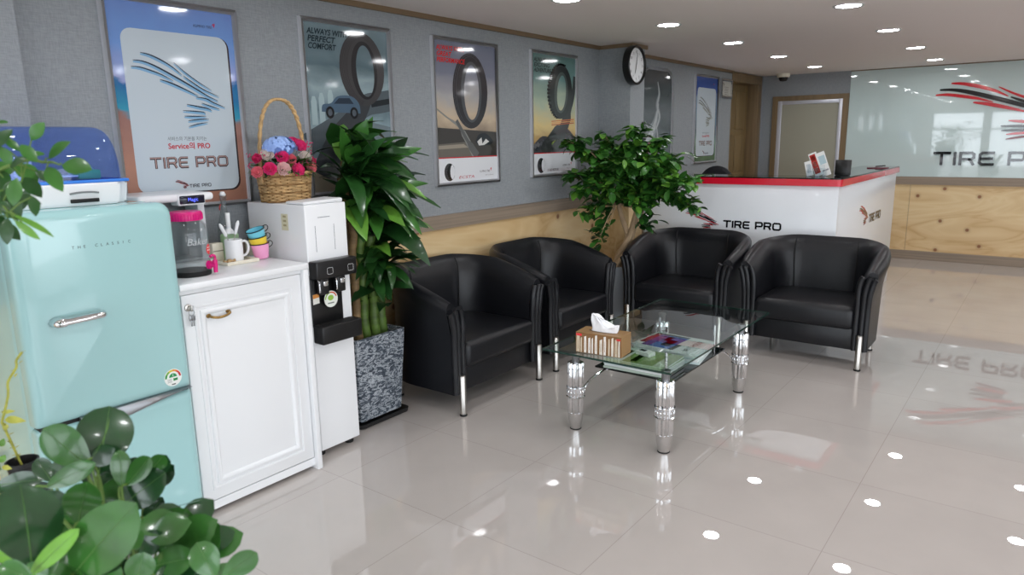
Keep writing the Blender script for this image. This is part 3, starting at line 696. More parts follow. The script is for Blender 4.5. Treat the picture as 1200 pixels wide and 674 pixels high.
tyre_poster('framed off-road tyre poster with rocks, left of the leafy tree by the pillar', 4.753, 5.45, 1.3, 2.307, bw('art_rock', (0, (80, 84, 90)), (.25, (160, 130, 90)), (.42, (214, 190, 130)), (.6, (170, 182, 160)), (.8, (110, 142, 140)), (1, (92, 120, 116))), ['ALWAYS WITH', 'EXCITING', 'ADVENTURE'], ink(50, 60, 58), 'ROAD VENTURE', 'rock', 'c')
# smoke picture with rounded corners
t, w, h, B, inn = frame('tall dark framed picture of white smoke with rounded corners, right of the clock', 'picture', 6.667, 7.41, 1.2, 2.315, rad=.16)
g = G(); g.prism(inn, B, 0, 0, bw('art_smoke', (0, (58, 74, 68)), (.3, (92, 100, 104)), (.45, (70, 76, 80)), (.6, (92, 98, 102)), (.8, (58, 64, 68)), (1, (66, 72, 76))))
for i, (pts, ws) in enumerate([([(-.3, -.42), (-.2, -.2), (-.05, -.02), (.03, .2)], [.3, .28, .14, .03]), ([(0, .42), (.04, .3), (0, .18), (.06, .06), (-.02, -.06)], [.02, .05, .08, .06, .05]), ([(-.02, .0), (-.12, -.08), (-.2, -.2), (-.3, -.25)], [.05, .1, .12, .05]), ([(.0, -.05), (.05, -.2), (.16, -.3), (.22, -.42)], [.04, .05, .04, .03]), ([(-.05, -.1), (-.2, -.05), (-.28, .02)], [.06, .05, .02])]):
    p = smooth2([(a, b, c) for (a, b), c in zip(pts, ws)], 5); ribbon(g, [(q[0], q[1]) for q in p], [q[2]*.9 for q in p], B, .0004+i*.0002, .0004+i*.0002, ink(136-i*6, 142-i*6, 146-i*6)); ribbon(g, [(q[0], q[1]) for q in p], [q[2]*.4 for q in p], B, .0014+i*.0002, .0014+i*.0002, ink(186-i*8, 190-i*8, 192-i*8))
g.prism(smooth2([(-.2, -.2), (-.1, -.17), (.02, -.19), (.04, -.23), (-.1, -.25), (-.2, -.24)]), B, .003, .003, ink(140, 62, 76)); g.prism([(.06, -.21), (.13, -.2), (.14, -.23), (.07, -.235)], B, .003, .003, ink(186, 190, 188))
g.build('print', t, None)
t, w, h, B, inn = frame('small silver framed certificate beside the brown panelled door', 'certificate', 8.79, 9.165, 2.075, 2.31, 'chrome', .03, .025, group=None, name='framed_certificate')
g = G(); g.prism(inn, B, 0, 0, ink(196, 194, 186)); wing(g, -w*.7, h*.8, .00006, .00006, B, .0006, .0006, {'r': ink(90, 84, 84), 'k': ink(60, 58, 60), 'g': ink(120, 116, 112)}, 2)
for i in range(5): g.prism([(-w*.5+(.03 if i else 0), h*.2-i*.022), (w*.5, h*.2-i*.022), (w*.5, h*.2-i*.022+.006), (-w*.5+(.03 if i else 0), h*.2-i*.022+.006)], B, .0006, .0006, ink(130, 128, 124))
g.build('sheet', t, None)
# ------------------------------------------------------------------ armchairs
def armchair(label):
    t = thing('armchair', label, 'armchair', (0, 0, 0), 0, 'black tub armchairs around the glass table')
    P = []   # plan path of the tub: point, outward normal, share of the way to the back
    for i in range(7): y = .03+.36*i/6; P.append((V((-.385, y, 0)), V((-1, 0, 0)), .75*i/6))
    for i in range(1, 9): a = PI-PI/2*i/8; P.append((V((-.165+.22*math.cos(a), .39+.22*math.sin(a), 0)), V((math.cos(a), math.sin(a), 0)), .75+.25*i/8))
    for i in range(1, 4): P.append((V((-.165+.33*i/4, .61, 0)), V((0, 1, 0)), 1))
    P += [(V((-p.x, p.y, 0)), V((-n.x, n.y, 0)), q) for p, n, q in reversed(P[:15])]
    def section(p, n, q):
        h = .695+.145*min(1, q/.95)**.9; fl = (1+.3*math.sin(PI*min(1, q/.85)))*(1-.3*max(0, (q-.7)/.3))
        pr = [(-.042, .16), (-.046, .40), (-.046, .52), (-.036, h-.13), (-.012, h-.06), (.02, h-.022), (.046, h-.004), (.068*fl, h-.01), (.083*fl, h-.032), (.083*fl, h-.062), (.072*fl, h-.11), (.06*fl, h-.18), (.048, .44), (.044, .26), (.04, .125), (0, .12)]
        return [p+n*o+V((0, 0, z)) for o, z in pr]
    g = G(); g.loft([section(*s) for s in P], 'leather'); g.build('tub_shell', t, 45)
    g = G(); g.box((-.342, -.012, .275), (.342, .575, .435), 'leather', .04, 4)
    for v in g.bm.verts:
        if v.co.z > .43: v.co.z += .012*(1-(v.co.x/.34)**2)*(1-((v.co.y-.28)/.3)**2)
    g.build('seat_cushion', t, 50)
    g = G(); g.box((-.35, .03, .128), (.35, .075, .285), 'leather', .012, 2); g.build('front_panel', t)
    g = G(); g.box((-.35, .07, .13), (.35, .585, .17), 'leather_seam'); g.build('base_board', t)
    for s in (-1, 1):
        g = G()
        for o0, o1 in ((-.03, -.024), (.008, .022), (.036, .056)):
            pts = [(s*(.385+o), .018-(.006 if z > .5 else 0), z) for o, z in ((o0, .135), (o0, .3), (o0+.002, .42), (o0+(o1-o0)*.35, .52), (o1, .585), (o1+.010, .628), (o1+.022, .655-(.010 if o0 > .03 else 0)))]
            g.tube(smooth2(pts, 3), .021, 'leather', 10)
        g.build('arm_piping', t, 60)
        g = G(); g.tube(smooth2([(s*.214, .545, .42), (s*.222, .545, .6), (s*.226, .552, .76), (s*.225, .575, .815)], 3), .0045, 'leather_seam', 6); g.build('corner_seam', t)
        g = G(); g.lathe([(.0205, .012), (.0205, .245), (.017, .25), (0, .25)], 'brushed_steel', (s*.392, -.008, 0), 20); l = g.build('leg', t)
        g = G(); g.lathe([(.0225, 0), (.0235, .004), (.0215, .013), (0, .013)], 'rubber_black', (s*.392, -.008, 0), 20); g.build('foot', l)
        g = G(); g.lathe([(.0205, .012), (.0205, .14), (0, .14)], 'brushed_steel', (s*.36, .56, 0), 16); l = g.build('leg', t)
        g = G(); g.lathe([(.0225, 0), (.0235, .004), (.0215, .013), (0, .013)], 'rubber_black', (s*.36, .56, 0), 16); g.build('foot', l)
    return t
c = armchair('black leather tub armchair nearest the stone-look planter, facing the glass table')
c.location = (-2.66, 3.37, 0); c.rotation_euler = (0, 0, PI/2)
dup(c, (-2.665, 4.37, 0), PI/2, 'black leather tub armchair against the plywood wall, second from the stone-look planter')
dup(c, (-2.326, 5.15, 0), 0, 'black leather tub armchair in front of the counter logo, left one of that pair')
dup(c, (-1.336, 5.165, 0), 0, 'black leather tub armchair at the open end of the counter, right of the table')

# ------------------------------------------------------------------ glass coffee table
tx, ty = -1.736, 3.745
t = thing('coffee_table', 'rectangular glass coffee table on four fluted chrome legs', 'table', (tx, ty, 0))
g = G(); g.box((-2.185-tx, 3.135-ty, .446), (-1.412-tx, 4.655-ty, .457), 'clear_glass'); top = g.build('tabletop', t, None)
g = G(); e = .0012
for lo, hi in (((-2.185-e, 3.135-e, .446), (-1.412+e, 3.135, .457)), ((-2.185-e, 4.655, .446), (-1.412+e, 4.655+e, .457)), ((-2.185-e, 3.135, .446), (-2.185, 4.655, .457)), ((-1.412, 3.135, .446), (-1.412+e, 4.655, .457))):
    g.box((lo[0]-tx, lo[1]-ty, lo[2]), (hi[0]-tx, hi[1]-ty, hi[2]), 'glass_edge')
g.build('edge', top, None)
sx0, sx1, sy0, sy1 = -2.03, -1.535, 3.45, 4.21
g = G(); g.box((sx0-tx, sy0-ty, .288), (sx1-tx, sy1-ty, .298), 'black_glass', .001, 1); g.build('shelf', t)['label'] = 'black glass lower shelf'
for lx, ly in ((-2.006, 3.2), (-1.467, 3.2), (-2.006, 4.295), (-1.467, 4.295)):
    x, y = lx-tx, ly-ty
    g = G(); g.lathe([(.0, .248), (.046, .248), (.048, .252), (.048, .385), (.044, .392), (0, .392)], 'chrome', (x, y, 0), 72, flute=.16, nf=12)
    g.lathe([(.0, .098), (.044, .098), (.047, .104), (.047, .195), (.0, .195)], 'chrome', (x, y, 0), 72, flute=.16, nf=12)
    l = g.build('leg', t, 40)
    g = G(); g.lathe([(0, .19), (.051, .19), (.053, .195), (.047, .2), (.047, .238), (.053, .242), (.053, .25), (0, .25)], 'chrome', (x, y, 0), 32)
    for i in range(16):
        a = 2*PI*i/16; g.box((-.004, -.004, .202), (.004, .004, .237), 'chrome', .002, 1, Matrix.Translation((x+.048*math.cos(a), y+.048*math.sin(a), 0)) @ Matrix.Rotation(a, 4, 'Z'))
    g.build('collar', l)
    g = G(); g.lathe([(0, .006), (.030, .006), (.041, .06), (.043, .1), (0, .1)], mat('satin_chrome', rgb(216, 216, 216), .22, 1), (x, y, 0), 28); g.build('foot', l)
    g = G(); g.lathe([(.031, 0), (.033, .003), (.031, .007), (0, .007)], 'rubber_black', (x, y, 0), 24); g.build('foot_pad', l)
    g = G(); g.lathe([(0, .39), (.021, .39), (.021, .428), (.025, .434), (.025, .4455), (0, .4455)], 'steel_grey', (x, y, 0), 24); g.build('glass_support', l)
    ex = (sx0+.06 if lx < -1.7 else sx1-.06)-tx; ey = (sy0+.03 if ly < 3.7 else sy1-.03)-ty
    g = G(); g.tube(smooth2([(x, y, .17), (x+(ex-x)*.28, y+(ey-y)*.16, .205), (x+(ex-x)*.62, y+(ey-y)*.45, .258), (ex, ey, .283)], 4), .007, 'chrome'); g.build('bracket', l)
    g = G(); g.lathe([(0, .278), (.012, .278), (.012, .2875), (0, .2875)], 'chrome', (ex, ey, 0), 14); g.lathe([(0, .2985), (.009, .2985), (.009, .4455), (0, .4455)], 'chrome', (ex, ey, 0), 14); g.build('shelf_post', l)

# tissue box
t = thing('tissue_box', 'brown and white striped tissue box on the near end of the glass table', 'tissue box', (-1.868, 3.262, .4575), .11)
wb = mat('box_brown', rgb(150, 116, 74), .5)
g = G(); g.box((-.135, -.066, 0), (.135, .066, .115), wb, .002, 1)
g.build('box', t)
B = (V((0, -.0664, 0)), V((1, 0, 0)), V((0, 0, 1)), V((0, -1, 0)))
g = G(); g.prism([(-.133, .002), (.133, .002), (.133, .113), (-.133, .113)], B, 0, 0, ink(128, 92, 56))
x = -.13
while x < .12:
    w = random.uniform(.008, .022); tp = random.uniform(.085, .112)
    g.prism([(x, .003), (x+w, .003), (x+w*random.uniform(.85, 1.1), tp*.6), (x+w*.92, tp), (x+w*.1, tp*random.uniform(.9, 1)), (x+w*random.uniform(-.08, .1), tp*.5)], B, .0003, .0003, random.choice([ink(226, 218, 204), ink(236, 230, 222), ink(206, 190, 166)]))
    if w > .014: g.prism([(x+w*.4, .02), (x+w*.6, .02), (x+w*.55, tp*.7), (x+w*.45, tp*.8)], B, .0005, .0005, ink(170, 140, 104))
    x += w+random.uniform(.004, .014)
g.prism(rrect(-.132, .094, -.098, .108, .003), B, .0008, .0008, ink(214, 48, 48)); g.prism(rrect(.104, .092, .128, .103, .003), B, .0008, .0008, ink(206, 60, 56))
g.build('printed_front', t, None)
B = facing_up((0, 0, .1153)); g = G(); g.prism(ellipse(0, 0, .085, .03), B, 0, 0, mat('box_dark', rgb(92, 70, 46), .6)); g.build('opening', t, None)
g = G()
base = [(.06*math.cos(a)+.004, .014*math.sin(a), .112) for a in (2*PI*i/20 for i in range(20))]
rings = []
for k, (s_, z, dx, wv) in enumerate(((1, .112, 0, 0), (1.02, .125, .004, .004), (1.05, .142, .006, .008), (.9, .158, -.004, .010), (.62, .175, -.022, .009), (.34, .19, -.034, .006))):
    rings.append([V((x*s_+dx, y*(1 if k < 4 else .6)+wv*math.sin(i*1.9+k), z+(.012*math.cos(i*.9+1) if 1 < k < 5 else 0)-(.02*max(0, x/.06) if k > 2 else 0))) for i, (x, y, _) in enumerate(base)])
rings = [[V((p.x*1.25, p.y*1.15, .113+(p.z-.112)*1.25)) for p in r_] for r_ in rings]
g.loft(rings, 'tissue'); g.build('tissue', t, 60)

# magazines on the shelf
def magazine(x, y, z, rz, w, h, th, label, art):
    o = thing('magazine', label, 'magazine', (x, y, z), rz, 'magazines on the shelf of the glass table')
    g = G(); g.box((-w/2, -h/2, .0008), (w/2-.002, h/2, th-.0008), 'paper_edge'); g.build('pages', o, None)
    g = G(); g.box((-w/2-.001, -h/2-.001, th-.0008), (w/2, h/2+.001, th), art[0]); g.box((-w/2-.001, -h/2-.001, 0), (w/2, h/2+.001, .0008), art[0]); g.box((-w/2-.0012, -h/2-.001, 0), (-w/2, h/2+.001, th), art[0])
    B = facing_up((0, 0, th))
    for a, b, c_, d_, m_ in art[1]: g.prism([(a*w, b*h), (c_*w, b*h), (c_*w, d_*h), (a*w, d_*h)], B, .0003, .0003, m_)
    for s_, a, b, hh, ww, m_ in art[2]: text(g, s_, a*w, b*h, hh, B, .0007, m_, width=ww)
    g.build('cover', o, None); return o
W_, GN, BL, PU, RD, DK, PL = ink(226, 230, 230), ink(120, 150, 84), ink(48, 96, 176), ink(112, 54, 140), ink(160, 36, 52), ink(40, 50, 40), ink(206, 220, 220)
z = .2984; Q_ = PI/2
far = [(-1.75, 3.93, .16, PL, 'pale magazine at the bottom of the far pile, under the titled white one'), (-1.755, 3.94, .10, W_, 'white magazine second from the bottom of the far pile'), (-1.76, 3.95, .05, PL, 'pale magazine in the middle of the far pile'), (-1.765, 3.955, .0, W_, 'white magazine just under the titled white cover')]
for x, y, a, c_, lb in far: magazine(x, y, z, Q_+a, .33, .385, .0125, lb, (c_, [], [])); z += .013
magazine(-1.77, 3.955, z, Q_-.07, .33, .385, .011, 'white magazine with a grey title and blue and purple photo, topmost of the far pile', (W_, [(-.46, -.12, .36, .22, BL), (-.46, .22, .36, .36, PU), (-.3, .36, .36, .47, RD), (-.3, -.05, .1, .1, ink(130, 176, 224)), (.0, .1, .3, .2, ink(70, 130, 200)), (.36, -.12, .44, .47, ink(70, 74, 70)), (-.46, -.2, -.1, -.12, DK)], [('NEST HOUSE', -.40, -.40, .034, .24, ink(96, 102, 106))]))
z = .2984
near = [(-1.79, 3.595, .05, ink(190, 204, 192), 'grey green magazine at the bottom of the near pile'), (-1.785, 3.60, .02, W_, 'white magazine second from the bottom of the near pile'), (-1.79, 3.60, .04, PL, 'pale magazine in the middle of the near pile'), (-1.785, 3.595, .0, ink(170, 190, 160), 'pale green magazine just under the landscape cover')]
for x, y, a, c_, lb in near: magazine(x, y, z, Q_+a, .27, .38, .0115, lb, (c_, [], [])); z += .012
magazine(-1.79, 3.60, z, Q_+.03, .27, .38, .009, 'magazine with a green landscape cover, topmost of the near pile', (ink(182, 200, 172), [(-.5, -.5, .5, -.3, ink(196, 208, 186)), (-.5, -.3, .5, -.05, ink(150, 172, 120)), (-.5, -.05, .5, .2, GN), (-.4, .0, .45, .1, DK), (-.5, .2, .5, .5, ink(206, 218, 212)), (-.3, .25, .3, .4, DK)], [])); z2 = z+.0096
t = thing('card_box', 'small white card box lying on the green magazine cover', 'box', (-1.80, 3.64, z2), -.25, None)
g = G(); g.box((-.05, -.03, 0), (.05, .03, .022), 'paper_white', .001, 1); g.build('box', t)
g = G(); B = facing_up((0, 0, .0222)); g.prism([(-.045, -.012), (0, -.012), (0, .022), (-.045, .022)], B, 0, 0, ink(60, 62, 84)); g.build('printed_top', t, None)
# ------------------------------------------------------------------ mint refrigerator
t = thing('refrigerator', 'mint green retro refrigerator with rounded corners and chrome handle', 'refrigerator', (-2.76, 1.135, 0))
g = G(); g.box((-.572, -.285, .03), (-.075, .275, 1.388), 'mint_enamel', .05, 5); g.build('body', t, 50)
def door(z0, z1, name, rb, rt):
    g = G()
    o = []
    for (cy, cz, a, r) in ((.282-rb, z0+rb, -PI/2, rb), (.282-rt, z1-rt, 0, rt), (-.29+rt, z1-rt, PI/2, rt), (-.29+rb, z0+rb, PI, rb)):
        for i in range(7): q = a+PI/2*i/6; o.append((cy+r*math.cos(q), cz+r*math.sin(q)))
    cy, cz = -.004, (z0+z1)/2
    rings = []
    for x, ins in ((-.07, .0), (-.03, 0), (-.018, .003), (-.008, .010), (-.002, .022), (0, .036)):
        rings.append([V((x, y-(.0 if abs(y-cy) < 1e-6 else math.copysign(min(ins, abs(y-cy)), y-cy)), zz-math.copysign(min(ins, abs(zz-cz)), zz-cz))) for y, zz in o])
    g.loft(rings, 'mint_enamel'); return g.build(name, t, 40)
up = door(.621, 1.388, 'upper_door', .012, .05); lo = door(.075, .612, 'lower_door', .012, .012)
g = G(); g.box((-.07, -.28, .03), (-.012, .275, .075), 'mint_enamel', .012, 3); g.build('kick_panel', t)
g = G(); g.box((-.07, -.278, .608), (-.02, .27, .624), 'rubber_black'); g.build('gap_seal', t)
g = G(); g.tube(smooth2([(-.004, -.19, 1.0), (.03, -.185, 1.0), (.042, -.16, 1.001), (.044, -.10, 1.003), (.040, -.045, 1.004), (.018, -.03, 1.004), (-.004, -.028, 1.004)], 4), [.019]*8+[.014]*13+[.010]*4, 'chrome', 12, sq=.75); g.build('handle', up)
g = G(); B = (V((.0006, 0, 0)), V((0, 1, 0)), V((0, 0, 1)), V((1, 0, 0)))
for i, ch in enumerate('THE CLASSIC'):
    if ch != ' ': text(g, ch, -.098+i*.0195, 1.247, .011, B, 0, ink(70, 74, 78))
g.build('lettering', up, None)
# wavy chrome trim under the upper door
g = G(); rings = []
for i in range(15):
    q = i/14; y = -.15+.425*q; z1 = .628; dz = .052*(1-q)**1.1+.012+.008*math.sin(q*5)
    rings.append([V((-.01, y, z1)), V((.004, y, z1-.003)), V((.012, y, z1-dz*.55)), V((.010, y, z1-dz*.85)), V((-.002, y, z1-dz)), V((-.014, y, z1-dz))])
g.loft(rings, 'steel_grey'); g.build('grip_trim', lo)['label'] = 'wavy chrome grip'
g = G(); B = (V((.001, .205, .683)), V((0, 1, 0)), V((0, 0, 1)), V((1, 0, 0)))
g.prism(ellipse(0, 0, .036, .036, 32), B, 0, 0, ink(236, 240, 236))
for i, cc in enumerate(((60, 150, 80), (120, 180, 80), (220, 200, 70), (230, 150, 60), (220, 80, 60), (190, 50, 60))):
    ring2(g, B, .0004, (0, 0, .033, .033, 0), (0, 0, .025, .025, 0), ink(*cc), 5, PI-PI*i/6, PI-PI*(i+1)/6)
ring2(g, B, .0004, (0, .002, .016, .016, 0), (0, .002, 0, 0, 0), ink(50, 150, 90), 10, 0, PI); g.prism([(.0, -.014), (.018, -.014), (.018, -.004), (0, -.004)], B, .0004, .0004, ink(50, 140, 80))
for z in (-.006, -.012, -.018): g.prism([(-.024, z), (-.006, z), (-.006, z+.002), (-.024, z+.002)], B, .0004, .0004, ink(150, 154, 156))
g.prism([(-.008, -.03), (.008, -.03), (.008, -.026), (-.008, -.026)], B, .0004, .0004, ink(40, 40, 44)); text(g, '1', -.004, .004, .012, B, .0008, ink(240, 244, 240))
g.build('energy_label', up, None)
for y in (-.22, .21):
    for x in (-.5, -.1):
        g = G(); g.cyl((x, y, 0), (x, y, .035), .02, 'rubber_black'); g.build('foot', t)

# dish dryer on the refrigerator
t = thing('dish_dryer', 'white countertop dish dryer with a translucent blue dome, on the refrigerator', 'dish dryer', (-3.05, 1.098, 1.389))
g = G(); b = bmesh.new(); bmesh.ops.create_cube(b, size=1)
for v in b.verts: v.co = V((v.co.x*.36+.0, v.co.y*.462, (v.co.z+.5)*.082))
bmesh.ops.bevel(b, geom=[e for e in b.edges if abs(e.verts[0].co.z-e.verts[1].co.z) > .01], offset=.05, segments=6, affect='EDGES'); bmesh.ops.bevel(b, geom=[e for e in b.edges if abs(e.verts[0].co.z-e.verts[1].co.z) < .001], offset=.006, segments=2, affect='EDGES')
for v in b.verts:
    if v.co.z < .03: v.co.x *= .965; v.co.y *= .965
g.merge(b, 'white_gloss'); b.free(); base = g.build('base', t)
g = G(); g.box((.176, .0, .012), (.182, .10, .026), 'rubber_black', .002); g.build('vent_slot', base)
g = G(); g.tube(smooth2([(.181, -.0, .046), (.1845, .03, .050), (.1845, .07, .050), (.181, .1, .046)], 3), .0035, 'seam_grey'); g.build('grip', base)
g = G(); g.box((-.172, -.222, .082), (.174, .222, .094), mat('blue_rim', rgb(60, 130, 225), .2), .004); g.build('rim', t)
g = G(); rings = []
for k in range(13):
    a = PI/2*k/12; z = .094+.198*math.sin(a)**.95; s_ = math.cos(a)**.36 if k < 12 else 0
    rings.append([V(((.02+.148*s_)*c0, (.09+.131*s_)*s0, z)) for c0, s0 in ((math.copysign(abs(math.cos(q))**.35, math.cos(q)), math.copysign(abs(math.sin(q))**.35, math.sin(q))) for q in (2*PI*j/40 for j in range(40)))])
g.loft(rings, 'blue_dome'); g.build('dome', t, 60)
# dishes inside
o = thing('plate', 'white plate standing in the blue dish dryer', 'plate', (-3.0, 1.135, 1.484)); g = G(); g.lathe([(0, 0), (.045, .0), (.075, .012), (.074, .016), (.044, .005), (0, .005)], 'white_gloss'); g.build('dish', o)
o = thing('plastic_box', 'green plastic box lying inside the blue dish dryer', 'box', (-2.955, 1.20, 1.484)); g = G(); g.box((-.03, -.04, 0), (.03, .04, .035), mat('green_plastic', rgb(60, 170, 120), .3), .006); g.build('body', o)
o = thing('bowl', 'pale blue bowl upside down at the right inside the dish dryer', 'bowl', (-3.08, 1.235, 1.484)); g = G(); g.lathe([(.045, 0), (.05, .001), (.045, .03), (.025, .048), (0, .05)], mat('pale_blue', rgb(150, 190, 230), .3)); g.build('body', o)
o = thing('cup', 'white cup upside down at the left inside the dish dryer', 'cup', (-3.06, 1.02, 1.484)); g = G(); g.lathe([(.036, 0), (.039, .001), (.034, .075), (.03, .08), (0, .08)], 'white_gloss'); g.build('body', o)

# ------------------------------------------------------------------ white cabinet
t = thing('cabinet', 'white panelled cabinet between refrigerator and water dispenser', 'cabinet', (-2.8, 1.74, 0))
g = G(); g.box((-.6, -.315, .02), (-.02, .30, 1.02), 'white_paint', .002, 1); g.box((-.02, -.315, .02), (-.004, .285, .06), 'white_paint', .002, 1); g.box((-.018, -.315, 1.0), (0, .3, 1.02), 'white_paint', .001, 1); g.build('body', t)
g = G(); g.box((-.6, .278, 0), (.022, .306, 1.02), 'white_paint', .004); g.build('side_panel', t)
g = G(); g.box((-.61, -.322, 1.02), (.024, .308, 1.048), 'white_gloss', .004); g.build('worktop', t)
g = G(); g.box((-.02, -.31, .066), (0, .274, .998), 'white_paint', .003); dr = g.build('door', t)
g = G()
for ins, pr in ((.048, ((0, -.001), (0, .004), (.004, .006), (.010, .006), (.014, .003), (.014, -.001))), (.072, ((0, -.001), (.002, .006), (.008, .010), (.016, .010), (.024, .004), (.028, -.001)))):
    g.rim(-.31+ins, .274-ins, .066+ins, .998-ins, pr, 'white_paint')
g.build('moulding', dr)
g = G(); g.tube(smooth2([(0, -.20, .893), (.026, -.195, .889), (.03, -.17, .884), (.03, -.14, .886), (.026, -.115, .894), (0, -.11, .898)], 4), .0055, 'brass'); g.lathe([(0, 0), (.011, 0), (.009, .005), (0, .006)], 'brass', M=Matrix.Translation((0, -.2, .893)) @ Matrix.Rotation(PI/2, 4, 'Y'), seg=14); g.lathe([(0, 0), (.011, 0), (.009, .005), (0, .006)], 'brass', M=Matrix.Translation((0, -.11, .898)) @ Matrix.Rotation(PI/2, 4, 'Y'), seg=14); g.build('handle', dr)
g = G(); g.lathe([(0, 0), (.016, 0), (.015, .006), (.008, .008), (.008, .014), (0, .014)], 'brushed_steel', M=Matrix.Translation((0, -.285, .945)) @ Matrix.Rotation(PI/2, 4, 'Y'), seg=18); g.build('lock', dr)
o = thing('keys', 'small bunch of keys hanging from the cabinet lock', 'keys', (-2.785, 1.457, .944))
g = G(); g.box((-.003, -.003, -.012), (.012, .003, .012), 'brushed_steel', .002); g.tube([(.006+.0*a, .012*math.sin(a), -.018+.012*math.cos(a)) for a in (2*PI*i/16 for i in range(16))], .0012, 'steel_grey', 6, closed=True); g.build('ring', o)
for dy in (-.004, .005):
    g = G(); g.box((.005, dy-.008, -.052), (.0075, dy+.008, -.03), 'steel_grey', .003); g.box((.005, dy-.003, -.075), (.0075, dy+.003, -.05), 'steel_grey', .001); g.build('key', o)

Z = 1.0483
# beverage jar with tap
t = thing('beverage_dispenser', 'glass beverage jar with a pink lid and tap on the white cabinet', 'beverage jar', (-2.965, 1.575, Z))
g = G(); g.lathe([(.0, .004), (.076, .004), (.082, .014), (.083, .19), (.076, .22), (.062, .236), (.062, .248), (.058, .248), (.058, .234), (.072, .217), (.079, .19), (.078, .016), (0, .012)], 'vessel_glass', seg=36); j = g.build('jar', t)
g = G(); g.lathe([(0, 0), (.08, 0), (.082, .004), (.083, .022), (0, .022)], 'rubber_black', seg=36); g.build('base_ring', t)
g = G(); g.lathe([(.0665, .24), (.0675, .243), (.0675, .272), (.063, .278), (0, .279)], 'pink_plastic', seg=36)
for i in range(36): a = 2*PI*i/36; g.cyl((.0672*math.cos(a), .0672*math.sin(a), .244), (.0672*math.cos(a), .0672*math.sin(a), .268), .0022, 'pink_plastic', 5)
g.build('lid', t)
a = .55; D = V((math.cos(a), math.sin(a), 0))
g = G(); g.tube([D*.08+V((0, 0, .045)), D*.092+V((0, 0, .045)), D*.093+V((0, 0, .045)), D*.118+V((0, 0, .045))], [.019, .019, .012, .012], 'pink_plastic', 14); g.tube([D*.112+V((0, 0, .012)), D*.112+V((0, 0, .066))], [.009, .011], 'pink_plastic', 12); s_ = D.cross(V((0, 0, 1))); g.tube(smooth2([tuple(D*.112+V((0, 0, .064))), tuple(D*.114-s_*.0+V((0, 0, .082))), tuple(D*.112+s_*.018+V((0, 0, .09))), tuple(D*.112+s_*.034+V((0, 0, .086)))], 3), .006, 'pink_plastic', 8); g.build('tap', t)
def on_cyl(g, r, a0, z, pts, m):
    g.add([V((r*math.cos(a0+x/r), r*math.sin(a0+x/r), z+y)) for x, y in pts], [list(range(len(pts)))], m)
g = G()
for i in range(10): q, q2 = 2*PI*i/10, 2*PI*(i+1)/10; on_cyl(g, .0838, .68, .112, [(0, 0), (.02*math.cos(q), .024*math.sin(q)), (.02*math.cos(q2), .024*math.sin(q2))], ink(226, 52, 52))
for z0 in (.118, .106): on_cyl(g, .0843, .68, z0, [(-.012, 0), (.012, 0), (.012, .005), (-.012, .005)], ink(246, 240, 238))
g.build('sticker', t, None)
g = G(); B = (D*.0, D.cross(V((0, 0, 1)))*-1, V((0, 0, 1)), D)
gl = MATS['vessel_glass']; em = mat('embossed_glass', rgb(186, 190, 192), .2)
cu = G(); text(cu, 'Baker', -.058, .138, .03, (V((0, 0, 0)), V((1, 0, 0)), V((0, 1, 0)), V((0, 0, 1))), 0, em, shear=.3, width=.1)
for v in cu.bm.verts: x, y = v.co.x, v.co.y; v.co = V((.0834*math.cos(.1+x/.0834), .0834*math.sin(.1+x/.0834), y))
cu.build('embossed_lettering', t, None)
# ice / coffee appliance with display
t = thing('drink_machine', 'white and steel drink machine with a black display, behind the pink lidded jar', 'drink machine', (-3.24, 1.605, Z))
g = G(); g.box((-.15, -.16, 0), (.15, .165, .03), 'white_gloss', .006); g.box((-.15, -.16, .03), (-.02, .165, .31), 'steel_grey', .006); g.build('body', t)
g = G(); g.box((-.02, .125, .03), (.1, .16, .31), 'aluminium', .006); g.build('column', t)
g = G(); g.box((-.16, -.17, .31), (.165, .175, .345), 'white_gloss', .014, 4); hd = g.build('head', t)
g = G(); g.box((.10, .0, .292), (.172, .128, .342), 'white_gloss', .008, 3); g.box((.17, .006, .300), (.176, .122, .336), 'display_blue', .004); B = (V((.1763, 0, 0)), V((0, 1, 0)), V((0, 0, 1)), V((1, 0, 0))); text(g, 'Magic', .042, .311, .016, B, 0, 'display_text', width=.046); g.build('display', hd)
g = G(); g.box((-.02, -.14, .03), (.11, .12, .045), 'steel_grey', .004); g.build('drip_tray', t)
# tray with mug, cutlery, bottle
t = thing('tray', 'flat white serving tray under the mug on the cabinet', 'tray', (-3.15, 1.871, Z))
g = G(); g.box((-.12, -.085, 0), (.12, .085, .006), 'cream', .003); tr = .004
for lo_, hi_ in (((-.12, -.085, .004), (-.112, .085, .016)), ((.112, -.085, .004), (.12, .085, .016)), ((-.112, -.085, .004), (.112, -.077, .016)), ((-.112, .077, .004), (.112, .085, .016))): g.box(lo_, hi_, 'cream', .003)
g.build('tray_body', t)
ZT = Z+.0063
t = thing('mug', 'white mug holding spoons, on the tray', 'mug', (-3.10, 1.868, ZT))
g = G(); g.lathe([(0, 0), (.037, 0), (.041, .004), (.041, .104), (.039, .106), (.037, .104), (.037, .01), (0, .008)], 'white_gloss', seg=32); g.build('body', t)
g = G(); g.tube(smooth2([(.0, .039, .088), (.0, .06, .092), (.0, .075, .076), (.0, .076, .048), (.0, .062, .026), (.0, .039, .02)], 4), .006, 'white_gloss', 8); g.build('handle', t)
def spoon(x0, y0, x1, y1, label):
    o = thing('spoon', label, 'spoon', (-3.10, 1.868, ZT+.012), 0, 'spoons in the white mug')
    p0, p1 = V((x0, y0, 0)), V((x1, y1, .175)); d_ = (p1-p0).normalized()
    g = G(); g.tube([p0, p1-d_*.06], .0025, 'brushed_steel', 8); g.build('shaft', o)
    g = G(); g.tube([p1-d_*.07, p1-d_*.064, p1-d_*.015, p1], [.004, .0075, .009, .004], 'white_gloss', 10); g.build('handle', o)
